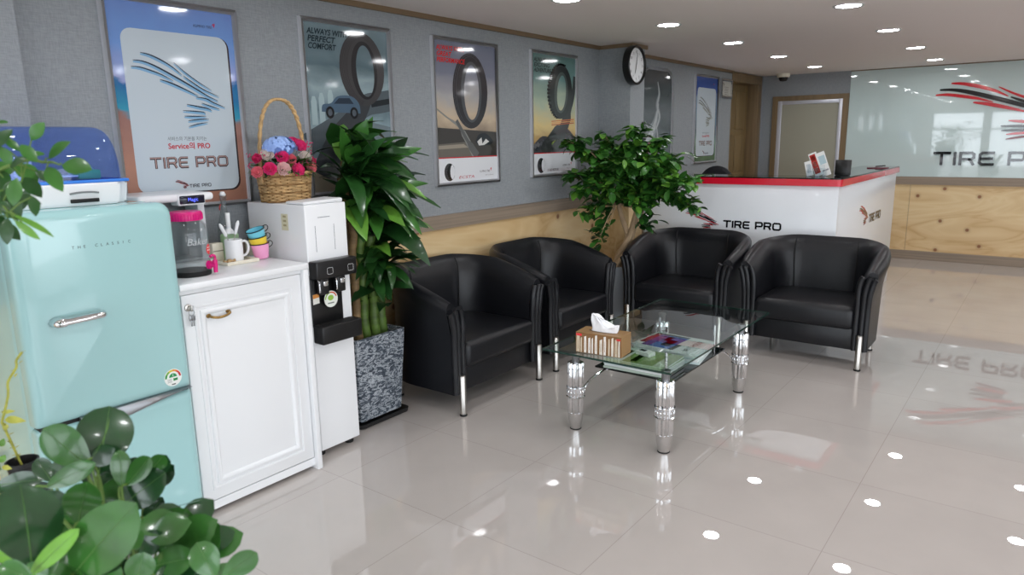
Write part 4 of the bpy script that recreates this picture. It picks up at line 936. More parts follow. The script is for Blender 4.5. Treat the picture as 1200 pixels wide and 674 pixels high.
spoon(.0, .016, .012, -.068, 'white handled spoon leaning left in the mug'); spoon(-.012, -.018, -.04, .06, 'white handled spoon leaning right in the mug')
t = thing('hand_soap_bottle', 'clear bottle of pale green liquid with a white neck, behind the mug', 'bottle', (-3.19, 1.905, ZT))
g = G(); g.box((-.022, -.042, 0), (.022, .042, .125), 'green_liquid', .012, 3); g.build('bottle', t)
g = G(); g.tube([(0, 0, .124), (0, 0, .14), (0, 0, .15), (0, 0, .225)], [.03, .02, .011, .011], 'white_gloss', 14); g.build('neck', t)
t = thing('swing_top_bottle', 'clear glass swing-top bottle against the wall behind the tray', 'bottle', (-3.325, 1.97, Z))
g = G(); g.lathe([(0, .003), (.038, .003), (.041, .01), (.041, .13), (.036, .165), (.018, .225), (.0145, .25), (.0145, .285), (.018, .29), (.018, .305), (.012, .305), (.012, .25), (.034, .16), (.038, .12), (.037, .012), (0, .008)], 'vessel_glass', seg=28); g.build('bottle', t)
g = G(); g.lathe([(0, .304), (.014, .304), (.016, .312), (.010, .325), (0, .327)], 'white_gloss', seg=16); g.build('stopper', t)
g = G(); g.tube(smooth2([(.0, -.016, .262), (.012, -.03, .25), (.016, -.032, .236)], 3), .003, mat('seal_red', rgb(170, 50, 50), .5), 6); g.tube(smooth2([(0, -.014, .318), (.014, -.018, .29), (.012, -.018, .262), (0, -.016, .26)], 3), .0014, 'steel_grey', 6); g.build('clasp', t)
t = thing('tea_box', 'low cream coloured box behind the tray, right of the mug', 'box', (-3.24, 2.07, Z), 0)
g = G(); g.box((-.04, -.028, 0), (.04, .028, .07), 'cream', .002); g.build('carton', t)
t = thing('tea_box', 'cream coloured box behind the tray, left of the mug', 'box', (-3.2, 1.832, ZT), .1)
g = G(); g.box((-.02, -.03, 0), (.02, .03, .085), 'cream', .002); g.prism([(-.03, .045), (.03, .045), (.03, .05), (-.03, .05)], (V((.0203, 0, 0)), V((0, 1, 0)), V((0, 0, 1)), V((1, 0, 0))), 0, 0, ink(150, 140, 124)); g.build('carton', t)
t = thing('candy', 'small gold wrapped sweet on the tray left of the mug', 'candy', (-3.06, 1.815, ZT)); g = G(); g.lathe([(0, 0), (.012, .003), (.015, .01), (.010, .02), (0, .022)], mat('gold_foil', rgb(196, 164, 120), .35, .6), seg=10); g.tube([(0, -.028, .01), (0, -.016, .011), (0, .016, .011), (0, .028, .01)], [.010, .004, .004, .010], 'gold_foil', 8); g.build('wrapper', t)
# three stacked cups
for k, (m_, lb) in enumerate((('cup_pink', 'pink cup at the bottom of the leaning stack'), ('cup_yellow', 'yellow cup in the middle of the leaning stack'), ('cup_blue', 'light blue cup on top of the leaning stack'))):
    t = thing('plastic_cup', lb+' on the cabinet', 'cup', (-3.085, 2.005-.006*k, Z+.036*k), 0, 'stacked coloured cups on the cabinet')
    tl = Matrix.Rotation(.10+.10*k, 4, 'X'); tl[1][3] = .004*k; tl[2][3] = .004
    g = G(); g.lathe([(0, .0), (.030, 0), (.034, .004), (.044, .075), (.042, .075), (.032, .006), (0, .004)], m_, seg=28, M=tl); g.build('body', t)
    g = G(); g.tube([tl @ V((.0445*math.cos(a), .0445*math.sin(a), .074)) for a in (2*PI*i/28 for i in range(28))], .0025, 'rubber_black', 6, closed=True); g.build('rim', t)
    g = G(); g.tube([tl @ V(p) for p in smooth2([(.0, .043, .073), (.0, .062, .074), (.0, .072, .064), (.0, .066, .05), (.0, .042, .044)], 4)], .0022, 'rubber_black', 6); g.build('handle', t)

# ------------------------------------------------------------------ water dispenser
t = thing('water_dispenser', 'tall white water dispenser with a black tap bay', 'water dispenser', (-2.875, 2.247, 0))
def wt(lo, hi, m, bev=.004, seg=2): g.box(lo, hi, m, bev, seg)
g = G(); wt((-.48, -.127, .035), (0, .127, 1.31), 'white_gloss', .006, 3)
g.build('cabinet_body', t)
g = G(); wt((-.002, -.127, .70), (.004, .065, .965), 'black_plastic', .002); g.build('bay_panel', t)['label'] = 'black tap bay'
g = G(); wt((-.002, -.1275, .945), (.062, .127, 1.035), 'black_plastic', .008, 3); hd = g.build('tap_hood', t)
B = (V((.0624, 0, 0)), V((0, 1, 0)), V((0, 0, 1)), V((1, 0, 0)))
for y in (-.045, .085):
    g = G(); q = rrect(y-.018, .967, y+.016, .999, .006)
    for i in range(len(q)): ribbon(g, [q[i], q[(i+1) % len(q)]], .002, B, 0, 0, ink(200, 202, 204))
    g.build('button', hd, None)
for y in (-.075, .03):
    g = G(); wt((.012, y-.024, .865), (.05, y+.026, .945), 'black_plastic', .005); tp = g.build('tap', t)
    g = G(); wt((.05, y-.012, .91), (.06, y+.016, .935), 'chrome', .003); g.tube(smooth2([(.035, y-.028, .95), (.05, y-.032, .925), (.048, y-.03, .88)], 3), .005, 'chrome', 8); g.build('lever', tp)
g = G(); wt((-.002, -.1275, .617), (.075, .127, .71), 'black_plastic', .008, 3); tr_ = g.build('drip_tray', t)
g = G()
for i in range(9): wt((.008+i*.007, -.10, .7102), (.011+i*.007, .1, .7118), 'rubber_black', 0)
g.build('grille', tr_)
B = (V((.0008, 0, 0)), V((0, 1, 0)), V((0, 0, 1)), V((1, 0, 0)))
g = G(); y0 = -.072
for yy in (y0, y0+.115): g.prism([(yy, 1.075), (yy+.0025, 1.075), (yy+.0025, 1.205), (yy, 1.205)], B, 0, 0, ink(110, 116, 124))
g.prism([(y0+.02, 1.243), (y0+.095, 1.243), (y0+.095, 1.2465), (y0+.02, 1.2465)], B, 0, 0, ink(150, 156, 162))
g.build('front_marks', t, None)
B2 = (V((.0048, 0, 0)), B[1], B[2], B[3])
g = G(); B3 = (V((.0635, 0, 0)), B[1], B[2], B[3])
BB = (V((.03, 0, 0)), B[1], B[2], B[3])
g.prism(ellipse(-.028, .833, .042, .042), BB, 0, .0012, ink(232, 236, 228)); ring2(g, BB, .0016, (-.028, .833, .038, .038, 0), (-.028, .833, .031, .031, 0), ink(214, 90, 60), 10, .3, 1.7); ring2(g, BB, .0016, (-.028, .833, .038, .038, 0), (-.028, .833, .031, .031, 0), ink(150, 190, 90), 10, 1.7, 3.1); g.prism(ellipse(-.03, .84, .018, .014), BB, .0016, .0016, ink(150, 190, 80)); g.prism([(-.05, .81), (-.01, .81), (-.01, .816), (-.05, .816)], BB, .0016, .0016, ink(120, 130, 124))
o_ = g.build('round_sticker', t, None)
g = G(); BC = (V((.004, 0, 0)), B[1], B[2], B[3]); g.prism([(-.118, .815), (-.08, .818), (-.08, .868), (-.118, .865)], BC, .0, .0012, ink(238, 238, 230)); g.prism([(-.118, .845), (-.08, .848), (-.08, .868), (-.118, .865)], BC, .0016, .0016, ink(226, 150, 70)); g.build('price_sticker', t, None)
g = G(); BS = (V((0, -.1276, 0)), V((1, 0, 0)), V((0, 0, 1)), V((0, -1, 0))); g.prism([(-.19, 1.18), (-.135, 1.18), (-.135, 1.262), (-.19, 1.262)], BS, 0, .0006, ink(222, 216, 186))
for z in (1.2, 1.222, 1.244): g.prism([(-.175, z), (-.15, z), (-.15, z+.01), (-.175, z+.01)], BS, .0008, .0008, ink(176, 166, 130))
g.build('side_sticker', t, None)
for x in (-.44, -.05):
    for y in (-.1, .09): g = G(); g.lathe([(0, 0), (.022, 0), (.024, .006), (.02, .036), (0, .036)], 'rubber_black', (x, y, 0), 16); g.build('foot', t)
t = thing('folded_cloth', 'folded white cloth on the front edge of the water dispenser', 'cloth', (-2.955, 2.245, 1.3103))
g = G(); g.box((-.075, -.12, 0), (.072, .122, .018), 'white_paint', .008, 3)
for v in g.bm.verts: v.co.z += .006*math.sin(v.co.y*22)*(v.co.z > .005)
g.build('cloth', t, 60)

# ------------------------------------------------------------------ flower basket
t = thing('flower_basket', 'wicker basket of pink roses and blue hydrangea with a tall hoop handle', 'flower basket', (-3.18, 2.24, 1.3105))
g = G(); N_, H_ = 40, 17
sup = lambda a: (math.copysign(abs(math.cos(a))**.6, math.cos(a)), math.copysign(abs(math.sin(a))**.6, math.sin(a)))
for r_ in range(H_):
    z = .006+r_*.0083; k = 1-.10*(1-r_/(H_-1)); pts = []
    for i in range(N_):
        cx, cy = sup(2*PI*(i+.5)/N_); w = .0045*(1 if (i//2+r_) % 2 else -1); pts.append(((.085*k+w)*cx, (.132*k+w)*cy, z))
    g.tube(pts, .0046, 'wicker' if (r_*7) % 5 else 'wicker_dark', 6, closed=True)
for i in range(0, N_, 2):
    cx, cy = sup(2*PI*(i+1)/N_); g.tube([(.0765*cx, .119*cy, .002), (.085*cx, .132*cy, .146)], .003, 'wicker_dark', 5)
pts = [((.088)*math.copysign(abs(math.cos(a))**.6, math.cos(a)), .136*math.copysign(abs(math.sin(a))**.6, math.sin(a)), .148) for a in (2*PI*i/N_ for i in range(N_))]
g.tube(pts, .008, 'wicker', 8, closed=True); g.build('basket', t, 60)
g = G(); g.loft([[V((.074*.9*math.cos(a), .115*math.sin(a), z)) for a in (2*PI*i/20 for i in range(20))] for z in (.002, .135)], 'soil'); g.build('foam', t)
g = G()
for ph in (0, PI):
    pts = []
    for i in range(65):
        a = PI*i/64; c0, s0 = math.cos(a), max(0, math.sin(a)); y = -.137*math.copysign(abs(c0)**.8, c0); z = .10+.415*s0**.72
        pts.append((.006*math.cos(i+ph), y+.005*math.sin(i+ph)*s0, z+.005*math.sin(i+ph)*abs(c0)))
    g.tube(pts, .0075, 'wicker', 7)
g.build('handle', t, 60)
def rose(g, c, r, d, m, seed):
    rnd = random.Random(seed); c, d = V(c), V(d).normalized(); u = d.orthogonal().normalized(); w = d.cross(u)
    for ring, (n, rr, up, op) in enumerate(((3, .28, .55, .1), (4, .48, .5, .3), (5, .72, .36, .6), (6, .95, .12, 1.0))):
        for i in range(n):
            a = 2*PI*i/n+ring*.7+rnd.uniform(-.15, .15); o = u*math.cos(a)+w*math.sin(a); s_ = d.cross(o)
            b0 = c-d*r*.55; rows = []
            for p in range(5):
                q = p/4; rad = rr*r*(.35+.65*math.sin(q*PI*.55)); hh = -.55+1.15*q*(.75+up*.5)-op*.25*q**3
                hw = rr*r*(.28+.72*math.sin(PI*min(.92, q*.85+.12)))*.85
                rows.append([c+d*r*hh+o*rad*(1-.18*abs(k))+s_*hw*k for k in (-1, -.5, 0, .5, 1)])
            vs = [p for row in rows for p in row]
            g.add(vs, [(y*5+x, y*5+x+1, (y+1)*5+x+1, (y+1)*5+x) for y in range(4) for x in range(4)], m)
PK = {n: mat('petal_'+n, rgb(*c), .55) for n, c in dict(hot=(252, 84, 162), coral=(252, 150, 164), pale=(252, 222, 220), white=(248, 238, 232), blue=(156, 186, 240), magenta=(226, 60, 122)).items()}
FL = [('hot', .10, -.075, .175, .034, 'hot pink rose at the lower left'), ('pale', .118, .005, .172, .036, 'pale pink rose in the lower middle'), ('hot', .108, .092, .165, .034, 'hot pink rose at the lower right'), ('hot', .095, .0, .232, .034, 'hot pink rose under the hydrangea'), ('coral', .082, .052, .218, .028, 'coral rose beside the hydrangea'),
      ('white', .055, -.088, .245, .034, 'cream rose at the upper left'), ('coral', .06, -.152, .16, .03, 'coral rose at the far left'), ('coral', .065, .172, .175, .032, 'coral rose at the far right'), ('magenta', .03, -.15, .225, .026, 'dark pink flower at the left'), ('white', .05, .14, .225, .036, 'white flower at the right'),
      ('hot', .03, .115, .285, .034, 'hot pink rose at the upper right'), ('hot', -.02, .06, .305, .032, 'hot pink rose behind the hydrangea'), ('coral', -.03, .10, .30, .028, 'coral rose at the back right'), ('magenta', .02, .185, .205, .02, 'dark pink bud at the right edge'), ('coral', -.03, -.02, .305, .028, 'coral rose at the back'), ('white', -.05, -.10, .275, .03, 'cream rose at the back left')]
for i, (m_, x, y, z, r, lb) in enumerate(FL):
    g = G(); rose(g, (x, y-.75*x, z), r*1.02, (x*1.2+.08, y*.5-.09, .08), PK[m_], i); g.build('rose', t, 60)['label'] = lb
g = G(); c = V((.045, -.035, .272)); rn = random.Random(5)
g.loft([[V((c.x+.048*math.sin(q)*math.cos(a), c.y-.01+.078*math.sin(q)*math.sin(a), c.z+.05*math.cos(q))) for a in (2*PI*j/16 for j in range(16))] for q in (PI*(.04+.92*k/8) for k in range(9))], mat('petal_blue_deep', rgb(112, 146, 214), .6))
for i in range(120):
    th = rn.uniform(0, 2*PI); ph = math.acos(rn.uniform(-.1, 1)); d_ = V((math.sin(ph)*math.cos(th), math.sin(ph)*math.sin(th), math.cos(ph))); p = c+V((d_.x*.055, d_.y*.088-.01, d_.z*.055)); u = d_.orthogonal().normalized(); w = d_.cross(u); a0 = rn.uniform(0, PI)
    for k in range(4): a = a0+k*PI/2; o = (u*math.cos(a)+w*math.sin(a)); g.leaf(p, p+o*.016+d_*.004, .015, PK['blue'], up=d_, droop=.1, fold=0, n=3, shape=.6)
g.build('hydrangea', t, 'leaf')['label'] = 'round blue hydrangea head'
g = G(); rn = random.Random(8)
for i in range(120):
    a = rn.uniform(0, 2*PI); b0 = V((.06*math.cos(a), .10*math.sin(a), .14+rn.uniform(0, .06))); o = V((math.cos(a)*1.0, math.sin(a)*1.25, rn.uniform(-.5, .8))).normalized(); L_ = rn.uniform(.05, .10)
    if b0.x+o.x*L_ < -.13: continue
    g.leaf(b0, b0+o*L_, L_*.38, rn.choice(['leaf_mid', 'leaf_deep', 'leaf_bright']), droop=.12)
for i in range(26):
    a = rn.uniform(-1.4, 4.5); b0 = V((.05*math.cos(a), .10*math.sin(a), .18)); e_ = b0+V((.05*math.cos(a), .08*math.sin(a), rn.uniform(.0, .12)))
    g.tube([b0, e_], .0012, 'stem_green', 4)
    for k in range(5): p = e_+V((rn.uniform(-.014, .014), rn.uniform(-.014, .014), rn.uniform(-.012, .014))); g.lathe([(0, -.004), (.004, 0), (0, .004)], PK['magenta'], p, 5)
g.build('greenery', t, 'leaf')
# ------------------------------------------------------------------ plants
mat('leaf_dark', rgb(24, 58, 24), .3, noise=(9, .3), coat=.2)
# dracaena in a slate-look planter beside the water dispenser
px, py = -3.165, 2.66
t = thing('planter', 'square grey slate-look planter standing on a black saucer', 'planter', (px, py, 0))
g = G(); Wp = .183
rings = []
for z, k in ((.03, .86), (.15, .9), (.3, .95), (.44, 1.0), (.525, 1.02)):
    rings.append([V((x*Wp*k, y*Wp*k, z)) for x, y in rrect(-1, -1, 1, 1, .06, 3)])
rings.append([V((x*Wp*.93, y*Wp*.93, .525)) for x, y in rrect(-1, -1, 1, 1, .06, 3)]); rings.append([V((x*Wp*.9, y*Wp*.9, .48)) for x, y in rrect(-1, -1, 1, 1, .06, 3)])
g.loft(rings, 'slate_rock', caps=False); g.prism([(x*Wp*.86, y*Wp*.86) for x, y in rrect(-1, -1, 1, 1, .06, 3)], facing_up((0, 0, .03)), 0, 0, 'slate_rock'); g.build('pot', t)
g = G(); g.prism([(x*Wp*.905, y*Wp*.905) for x, y in rrect(-1, -1, 1, 1, .06, 3)], facing_up((0, 0, .0)), .47, .487, 'soil'); g.build('soil', t)
g = G()
rings = [[V((x*a, y*a, z)) for x, y in rrect(-1, -1, 1, 1, .16, 4)] for a, z in ((.175, 0), (.19, .004), (.195, .028), (.188, .028), (.17, .012))]
g.loft(rings, 'terracotta_black'); g.build('saucer', t)
t = thing('dracaena', 'tall green dracaena with thick canes and broad leaves in the slate-look planter', 'plant', (px, py, .487))
rn = random.Random(21)
canes = [(.02, .05, 1.0, .030, 0), (.10, .03, .62, .028, 0), (.08, .10, .78, .030, 0), (.09, -.035, .92, .027, 0), (.02, -.07, .95, .028, 1), (.105, -.10, .70, .022, 1), (-.06, .09, .86, .024, 0), (-.03, -.0, 1.1, .026, 1)]
for x, y, h, r, br in canes:
    g = G(); pts, rs = [], []
    for i in range(int(h/.03)+1): pts.append((x+.006*math.sin(i*.7), y+.006*math.cos(i*.9), i*.03)); rs.append(r*(1.07 if i % 2 else .98))
    g.tube(pts, rs, 'cane_brown' if br else 'cane_green', 12); g.build('cane', t, 60)
g = G(); cnt = 0
tops = [(.02, .05, 1.0), (.08, .10, .80), (.09, -.03, .92), (.02, -.07, .98), (-.03, 0, 1.08), (.05, .02, .72), (.03, .05, .86), (.105, .05, .46), (.11, .11, .52), (.11, .13, .38)]
tries = 0
for x, y, h in tops:
    big = h > .6; n = 23 if big else 19
    k = 0
    while k < n and tries < 20000:
        tries += 1
        az = rn.uniform(-2.2, 2.4); el = rn.uniform(-.45, 1.1) if big else rn.uniform(-.5, .7)
        L_ = rn.uniform(.26, .42) if big else rn.uniform(.17, .27)
        b0 = V((x, y, h+rn.uniform(-.24, .10))); d_ = V((math.cos(az)*math.cos(el), math.sin(az)*math.cos(el), math.sin(el))); e_ = b0+d_*L_-V((0, 0, .09*L_/.3*rn.uniform(.2, 1.3)))
        ok = True
        for q in (.3, .6, 1):
            p = b0.lerp(e_, q)+V((px, py, .487))
            if p.x < WX+.06 or (p.y < 2.40 and p.z < 1.36 and p.x < -2.8) or (p.y > 2.86 and p.z < .88) or p.z < .62 or (p.x < -2.93 and p.y < 2.42 and p.z < 1.72) or p.z > 1.74 or p.y > 3.16: ok = False
        if not ok: continue
        up = V((rn.uniform(-.2, .5), rn.uniform(-.5, .2), .8))
        g.leaf(b0, e_, L_*rn.uniform(.27, .35), rn.choice(['leaf_dark', 'leaf_deep', 'leaf_deep', 'leaf_mid', 'leaf_bright'] if rn.random() < .4 else ['leaf_dark', 'leaf_deep']), up=up, droop=rn.uniform(.06, .2), fold=.2, n=8, shape=.42, full=.85, wav=.04); k += 1
for b0, e_, w in (((.05, .0, 1.02), (.17, .0, 1.24), .115), ((.0, .05, 1.02), (.06, .14, 1.26), .08), ((.06, .08, .98), (.28, .30, 1.08), .095), ((.10, .12, .85), (.30, .32, .88), .065), ((.04, -.04, 1.0), (.14, -.16, 1.2), .075), ((.10, .05, .80), (.30, .22, .70), .09), ((.1, .0, .85), (.24, .08, .92), .09), ((.1, -.02, .78), (.22, -.06, .82), .08)):
    g.leaf(b0, e_, w, 'leaf_mid', up=(.6, -.5, .6), droop=.06, fold=.2, n=9, shape=.45, full=.85)
g.build('foliage', t, 'leaf')

# leafy tree with twisted trunk between the armchairs
qx, qy = -2.99, 5.42
t = thing('planter', 'tall pale grey planter between the armchairs in the corner', 'planter', (qx, qy, 0))
g = G(); g.lathe([(0, 0), (.105, 0), (.112, .01), (.145, .50), (.147, .52), (.135, .52), (.128, .46), (0, .46)], 'grey_ceramic', seg=36); g.build('pot', t)
g = G(); g.lathe([(0, .46), (.127, .461), (.127, .47), (0, .474)], 'soil', seg=28); g.build('soil', t)
t = thing('potted_tree', 'leafy green tree with a forked pale trunk in the corner by the pillar', 'tree', (qx, qy, .47))
def off(p): return V(p)-V((qx, qy, .47))
g = G()
KN = V((.15, -.02, .32))
for ph, ex, r0 in ((.3, off((-2.93, 5.33, 1.25)), .024), (2.5, off((-2.70, 5.36, 1.25)), .026), (4.6, off((-2.80, 5.45, 1.25)), .022)):
    pts, rs = [], []
    for i in range(24):
        q = i/23
        c0 = V((0, 0, 0)).lerp(KN, q/.45) if q < .45 else KN.lerp(ex, (q-.45)/.55)
        rad = .017+.010*abs(math.sin(q*9)) if q < .45 else .020*(1-(q-.45)*.6)
        a = ph+min(q, .45)*6; bow = .03*math.sin(PI*max(0, (q-.45)/.55))
        pts.append(c0+V(((rad+bow)*math.cos(a), (rad+bow)*math.sin(a), 0)))
    g.tube(smooth2([tuple(p) for p in pts], 2), [r0*1.1, r0, r0*.85, r0*.6], 'bark_pale', 9)
g.build('trunk', t, 60)
TW = [[-3.185, 4.95, 1.592], [-3.062, 4.95, 1.182], [-3.16, 5.0, 1.316], [-2.986, 5.1, 0.743], [-2.947, 5.2, 0.848], [-3.134, 5.2, 1.484], [-3.087, 5.4, 1.622], [-2.857, 5.5, 1.688], [-2.62, 5.5, 1.579], [-2.455, 5.4, 1.376], [-2.248, 5.3, 1.249], [-2.249, 5.25, 1.087], [-2.502, 5.2, 1.148], [-2.599, 5.1, 1.085], [-2.633, 5.25, 0.897], [-2.703, 5.0, 1.422], [-2.748, 4.95, 1.225], [-2.533, 5.1, 1.419], [-2.737, 5.2, 1.55], [-2.35, 5.1, 1.258], [-2.992, 5.1, 1.348], [-2.767, 5.2, 1.105], [-3.041, 5.05, 1.001], [-2.321, 5.2, 1.154], [-2.9, 5.3, 1.45], [-2.65, 5.35, 1.3], [-2.95, 5.55, 1.5], [-2.5, 5.5, 1.45]]
g = G(); gb = G(); rn = random.Random(4)
for e_ in TW:
    e_ = off(e_); s0 = V((.16+rn.uniform(-.06, .06), -.05+rn.uniform(-.04, .04), .66+rn.uniform(-.08, .06)))
    mid = s0.lerp(e_, .55)+V((0, 0, .10+.08*max(0, -(e_.z-s0.z))))
    pts = [V(p) for p in smooth2([tuple(s0), tuple(mid), tuple(e_)], 9)]
    gb.tube(pts, [.007-.0045*i/(len(pts)-1) for i in range(len(pts))], 'bark_pale', 6)
    for i in range(5, len(pts)):
        for k in range(3):
            d_ = V((rn.uniform(-1, 1), rn.uniform(-1, 1), rn.uniform(-.5, .45))).normalized(); L_ = rn.uniform(.03, .11)
            p = pts[i]; e2 = p+d_*L_; nl = 3
            for j in range(nl):
                b0 = p.lerp(e2, .4+.6*(j+1)/nl); sd = V((rn.uniform(-1, 1), rn.uniform(-1, 1), rn.uniform(-.75, .2))).normalized()
                ln = rn.uniform(.075, .125)
                w0 = b0+sd*ln+V((qx, qy, .47))
                if (abs(w0.x+2.83) < .15 and w0.z < 1.06) or w0.x < WX+.035 or (w0.y > 5.8 and w0.x < -3.06) or w0.y > 6.08 or (w0.z < .9 and w0.y < 4.95): continue
                g.leaf(b0, b0+sd*ln, ln*.56, rn.choice(['leaf_deep', 'leaf_mid', 'leaf_mid', 'leaf_mid', 'leaf_bright'] if e_.z > .5 else ['leaf_deep', 'leaf_mid']), up=(rn.uniform(-.5, .5), rn.uniform(-.5, .5), 1), droop=.06, fold=.18, n=4, shape=.45)
gb.build('branches', t, 60); g.build('foliage', t, 'leaf')

# foreground: rubber plant
RUB = [[[-1.2, 0.331, 0.965], [-1.173, 0.326, 1.113], 0.095], [[-1.169, 0.374, 0.938], [-1.023, 0.422, 1.088], 0.082], [[-1.36, 0.502, 1.004], [-1.389, 0.548, 1.117], 0.091], [[-1.354, 0.487, 1.026], [-1.376, 0.43, 1.116], 0.06], [[-1.302, 0.471, 1.06], [-1.284, 0.503, 1.132], 0.014], [[-1.327, 0.405, 1.028], [-1.264, 0.464, 1.068], 0.033], [[-1.407, 0.44, 1.0], [-1.435, 0.43, 1.042], 0.031], [[-1.255, 0.421, 0.977], [-1.23, 0.435, 1.055], 0.056], [[-1.283, 0.508, 0.998], [-1.295, 0.516, 1.064], 0.032], [[-1.278, 0.513, 1.0], [-1.249, 0.548, 1.051], 0.035], [[-1.305, 0.505, 0.949], [-1.242, 0.569, 1.014], 0.062], [[-1.323, 0.578, 0.99], [-1.307, 0.599, 1.02], 0.032], [[-1.183, 0.52, 0.898], [-1.157, 0.559, 0.973], 0.065], [[-1.169, 0.49, 0.89], [-1.083, 0.526, 0.923], 0.049], [[-1.042, 0.536, 0.894], [-1.073, 0.528, 0.953], 0.044], [[-1.034, 0.543, 0.894], [-0.991, 0.586, 0.934], 0.038], [[-1.18, 0.321, 0.963], [-1.097, 0.368, 1.047], 0.026], [[-1.089, 0.431, 0.921], [-1.084, 0.448, 0.972], 0.042], [[-1.244, 0.355, 0.936], [-1.253, 0.36, 0.983], 0.026], [[-1.142, 0.314, 0.974], [-1.184, 0.287, 0.995], 0.03], [[-1.306, 0.312, 0.954], [-1.277, 0.334, 0.954], 0.023], [[-1.261, 0.533, 0.929], [-1.183, 0.601, 0.964], 0.015], [[-1.605, 0.404, 0.948], [-1.53, 0.464, 0.96], 0.038], [[-1.293, 0.54, 0.904], [-1.27, 0.571, 0.955], 0.031], [[-1.319, 0.455, 0.898], [-1.354, 0.438, 0.937], 0.044], [[-1.297, 0.488, 0.867], [-1.267, 0.524, 0.915], 0.045], [[-1.218, 0.312, 0.941], [-1.18, 0.347, 0.965], 0.034], [[-1.21, 0.428, 0.869], [-1.2, 0.447, 0.914], 0.041], [[-1.115, 0.5, 0.867], [-1.133, 0.495, 0.904], 0.037]]
MORE = [[[-1.335, 0.576, 0.819], [-1.34, 0.558, 0.879], 0.035], [[-1.369, 0.545, 0.951], [-1.369, 0.574, 1.008], 0.041], [[-1.456, 0.527, 0.915], [-1.419, 0.557, 0.986], 0.049], [[-1.396, 0.511, 0.965], [-1.424, 0.502, 1.009], 0.033], [[-1.367, 0.473, 0.871], [-1.382, 0.499, 0.923], 0.04], [[-1.446, 0.508, 0.978], [-1.452, 0.533, 1.048], 0.047], [[-1.341, 0.569, 0.851], [-1.291, 0.592, 0.927], 0.047], [[-1.434, 0.489, 0.821], [-1.378, 0.514, 0.867], 0.036], [[-1.392, 0.507, 0.917], [-1.36, 0.514, 1.002], 0.046], [[-1.412, 0.484, 0.851], [-1.345, 0.506, 0.911], 0.039], [[-1.37, 0.553, 0.912], [-1.4, 0.557, 0.965], 0.038], [[-1.372, 0.598, 0.936], [-1.319, 0.622, 0.986], 0.038], [[-1.362, 0.504, 0.931], [-1.355, 0.533, 0.985], 0.04], [[-1.414, 0.515, 0.824], [-1.38, 0.527, 0.887], 0.035], [[-1.338, 0.585, 0.967], [-1.323, 0.612, 1.01], 0.034], [[-1.471, 0.479, 0.834], [-1.507, 0.473, 0.89], 0.041], [[-1.37, 0.443, 0.887], [-1.373, 0.456, 0.952], 0.041], [[-1.38, 0.444, 0.923], [-1.388, 0.426, 0.996], 0.044], [[-1.434, 0.444, 0.985], [-1.389, 0.464, 1.035], 0.034], [[-1.357, 0.491, 1.028], [-1.325, 0.522, 1.058], 0.033]]
TONE = 'dmdmbmdmmmdmmmmmbmbmbmddmmmmd'
TONE = {'d': 'leaf_gloss_deep', 'm': 'leaf_gloss_mid', 'b': 'leaf_gloss_bright'}, TONE
rx, ry = -1.22, .46
t = thing('planter', 'dark round pot of the glossy foreground plant', 'planter', (rx, ry, 0))
g = G(); g.lathe([(0, 0), (.10, 0), (.11, .01), (.15, .28), (.155, .30), (.145, .30), (.138, .26), (0, .26)], 'terracotta_black', seg=32); g.build('pot', t)
g = G(); g.lathe([(0, .26), (.137, .261), (.137, .27), (0, .272)], 'soil', seg=24); g.build('soil', t)
t = thing('rubber_plant', 'glossy round-leaved green plant in the lower left foreground', 'plant', (rx, ry, .27))
def orr(p): return V(p)-V((rx, ry, .27))
gl = G(); gs = G()
eye = V((.85, -.35, .42))
rn = random.Random(3)
for i, (b0, e_, w) in enumerate(RUB):
    b0, e_ = orr(b0), orr(e_); d_ = (e_-b0).normalized()
    up = (eye+V((rn.uniform(-.22, .22), rn.uniform(-.22, .22), rn.uniform(-.1, .35)))).normalized()
    if i in (4, 21): up = d_.cross(eye)
    gl.leaf(b0, e_, w*1.06, TONE[0][TONE[1][i]], up=up, droop=.05 if i % 3 else -.04, fold=.16, n=16, shape=.6, full=.5)
    a = b0.lerp(e_, .03); q = (e_-b0)
    s_ = d_.cross(up).normalized(); nn = s_.cross(d_).normalized()
    if i not in (4, 21):
        dr = .05 if i % 3 else -.04; pts = [b0+d_*(q.length*k/8)+nn*(4*dr*q.length*(k/8)*(1-k/8)+.0006) for k in range(9)]
        gl.tube(pts, [(.0010*(1-k/10)*(w/.06)**.5) for k in range(9)], 'leaf_rib', 5)
    root = V((rn.uniform(-.03, .03), rn.uniform(-.03, .03), .30+.15*rn.random()))
    gs.tube([V(p) for p in smooth2([tuple(root), tuple(root.lerp(b0, .5)+V((0, 0, .05))), tuple(b0-d_*.02), tuple(b0+d_*.004)], 5)], [.0032]*10+[.0022]*6, 'stem_green', 7)
for b0, e_, w in MORE:
    gl.leaf(orr(b0), orr(e_), w*1.15, rn.choice(['leaf_gloss_deep', 'leaf_gloss_deep', 'leaf_gloss_mid']), up=eye+V((rn.uniform(-.3, .3), rn.uniform(-.3, .3), .1)), droop=.05, fold=.15, n=9, shape=.6, full=.5)
    gs.tube([V((0, 0, .45)), orr(b0)], [.0035, .002], 'stem_green', 6)
for i in range(150):   # inner and lower leaves filling the plant
    a = rn.uniform(0, 2*PI); z = rn.uniform(.30, .69); r0 = rn.uniform(.02, .13); b0 = V((r0*math.cos(a), r0*math.sin(a), z)); L_ = rn.uniform(.06, .10); el = rn.uniform(-.1, .8); d_ = V((math.cos(a)*math.cos(el), math.sin(a)*math.cos(el), math.sin(el)))
    e_ = b0+d_*L_
    if e_.z > .70 or (e_.x > .12 and e_.z > .58): continue
    gl.leaf(b0, e_, L_*.66, rn.choice(['leaf_gloss_deep', 'leaf_gloss_deep', 'leaf_gloss_mid']), up=eye+V((0, 0, .5)), droop=.05, fold=.2, n=7, shape=.57, full=.65)
gl.build('foliage', t, 'leaf')
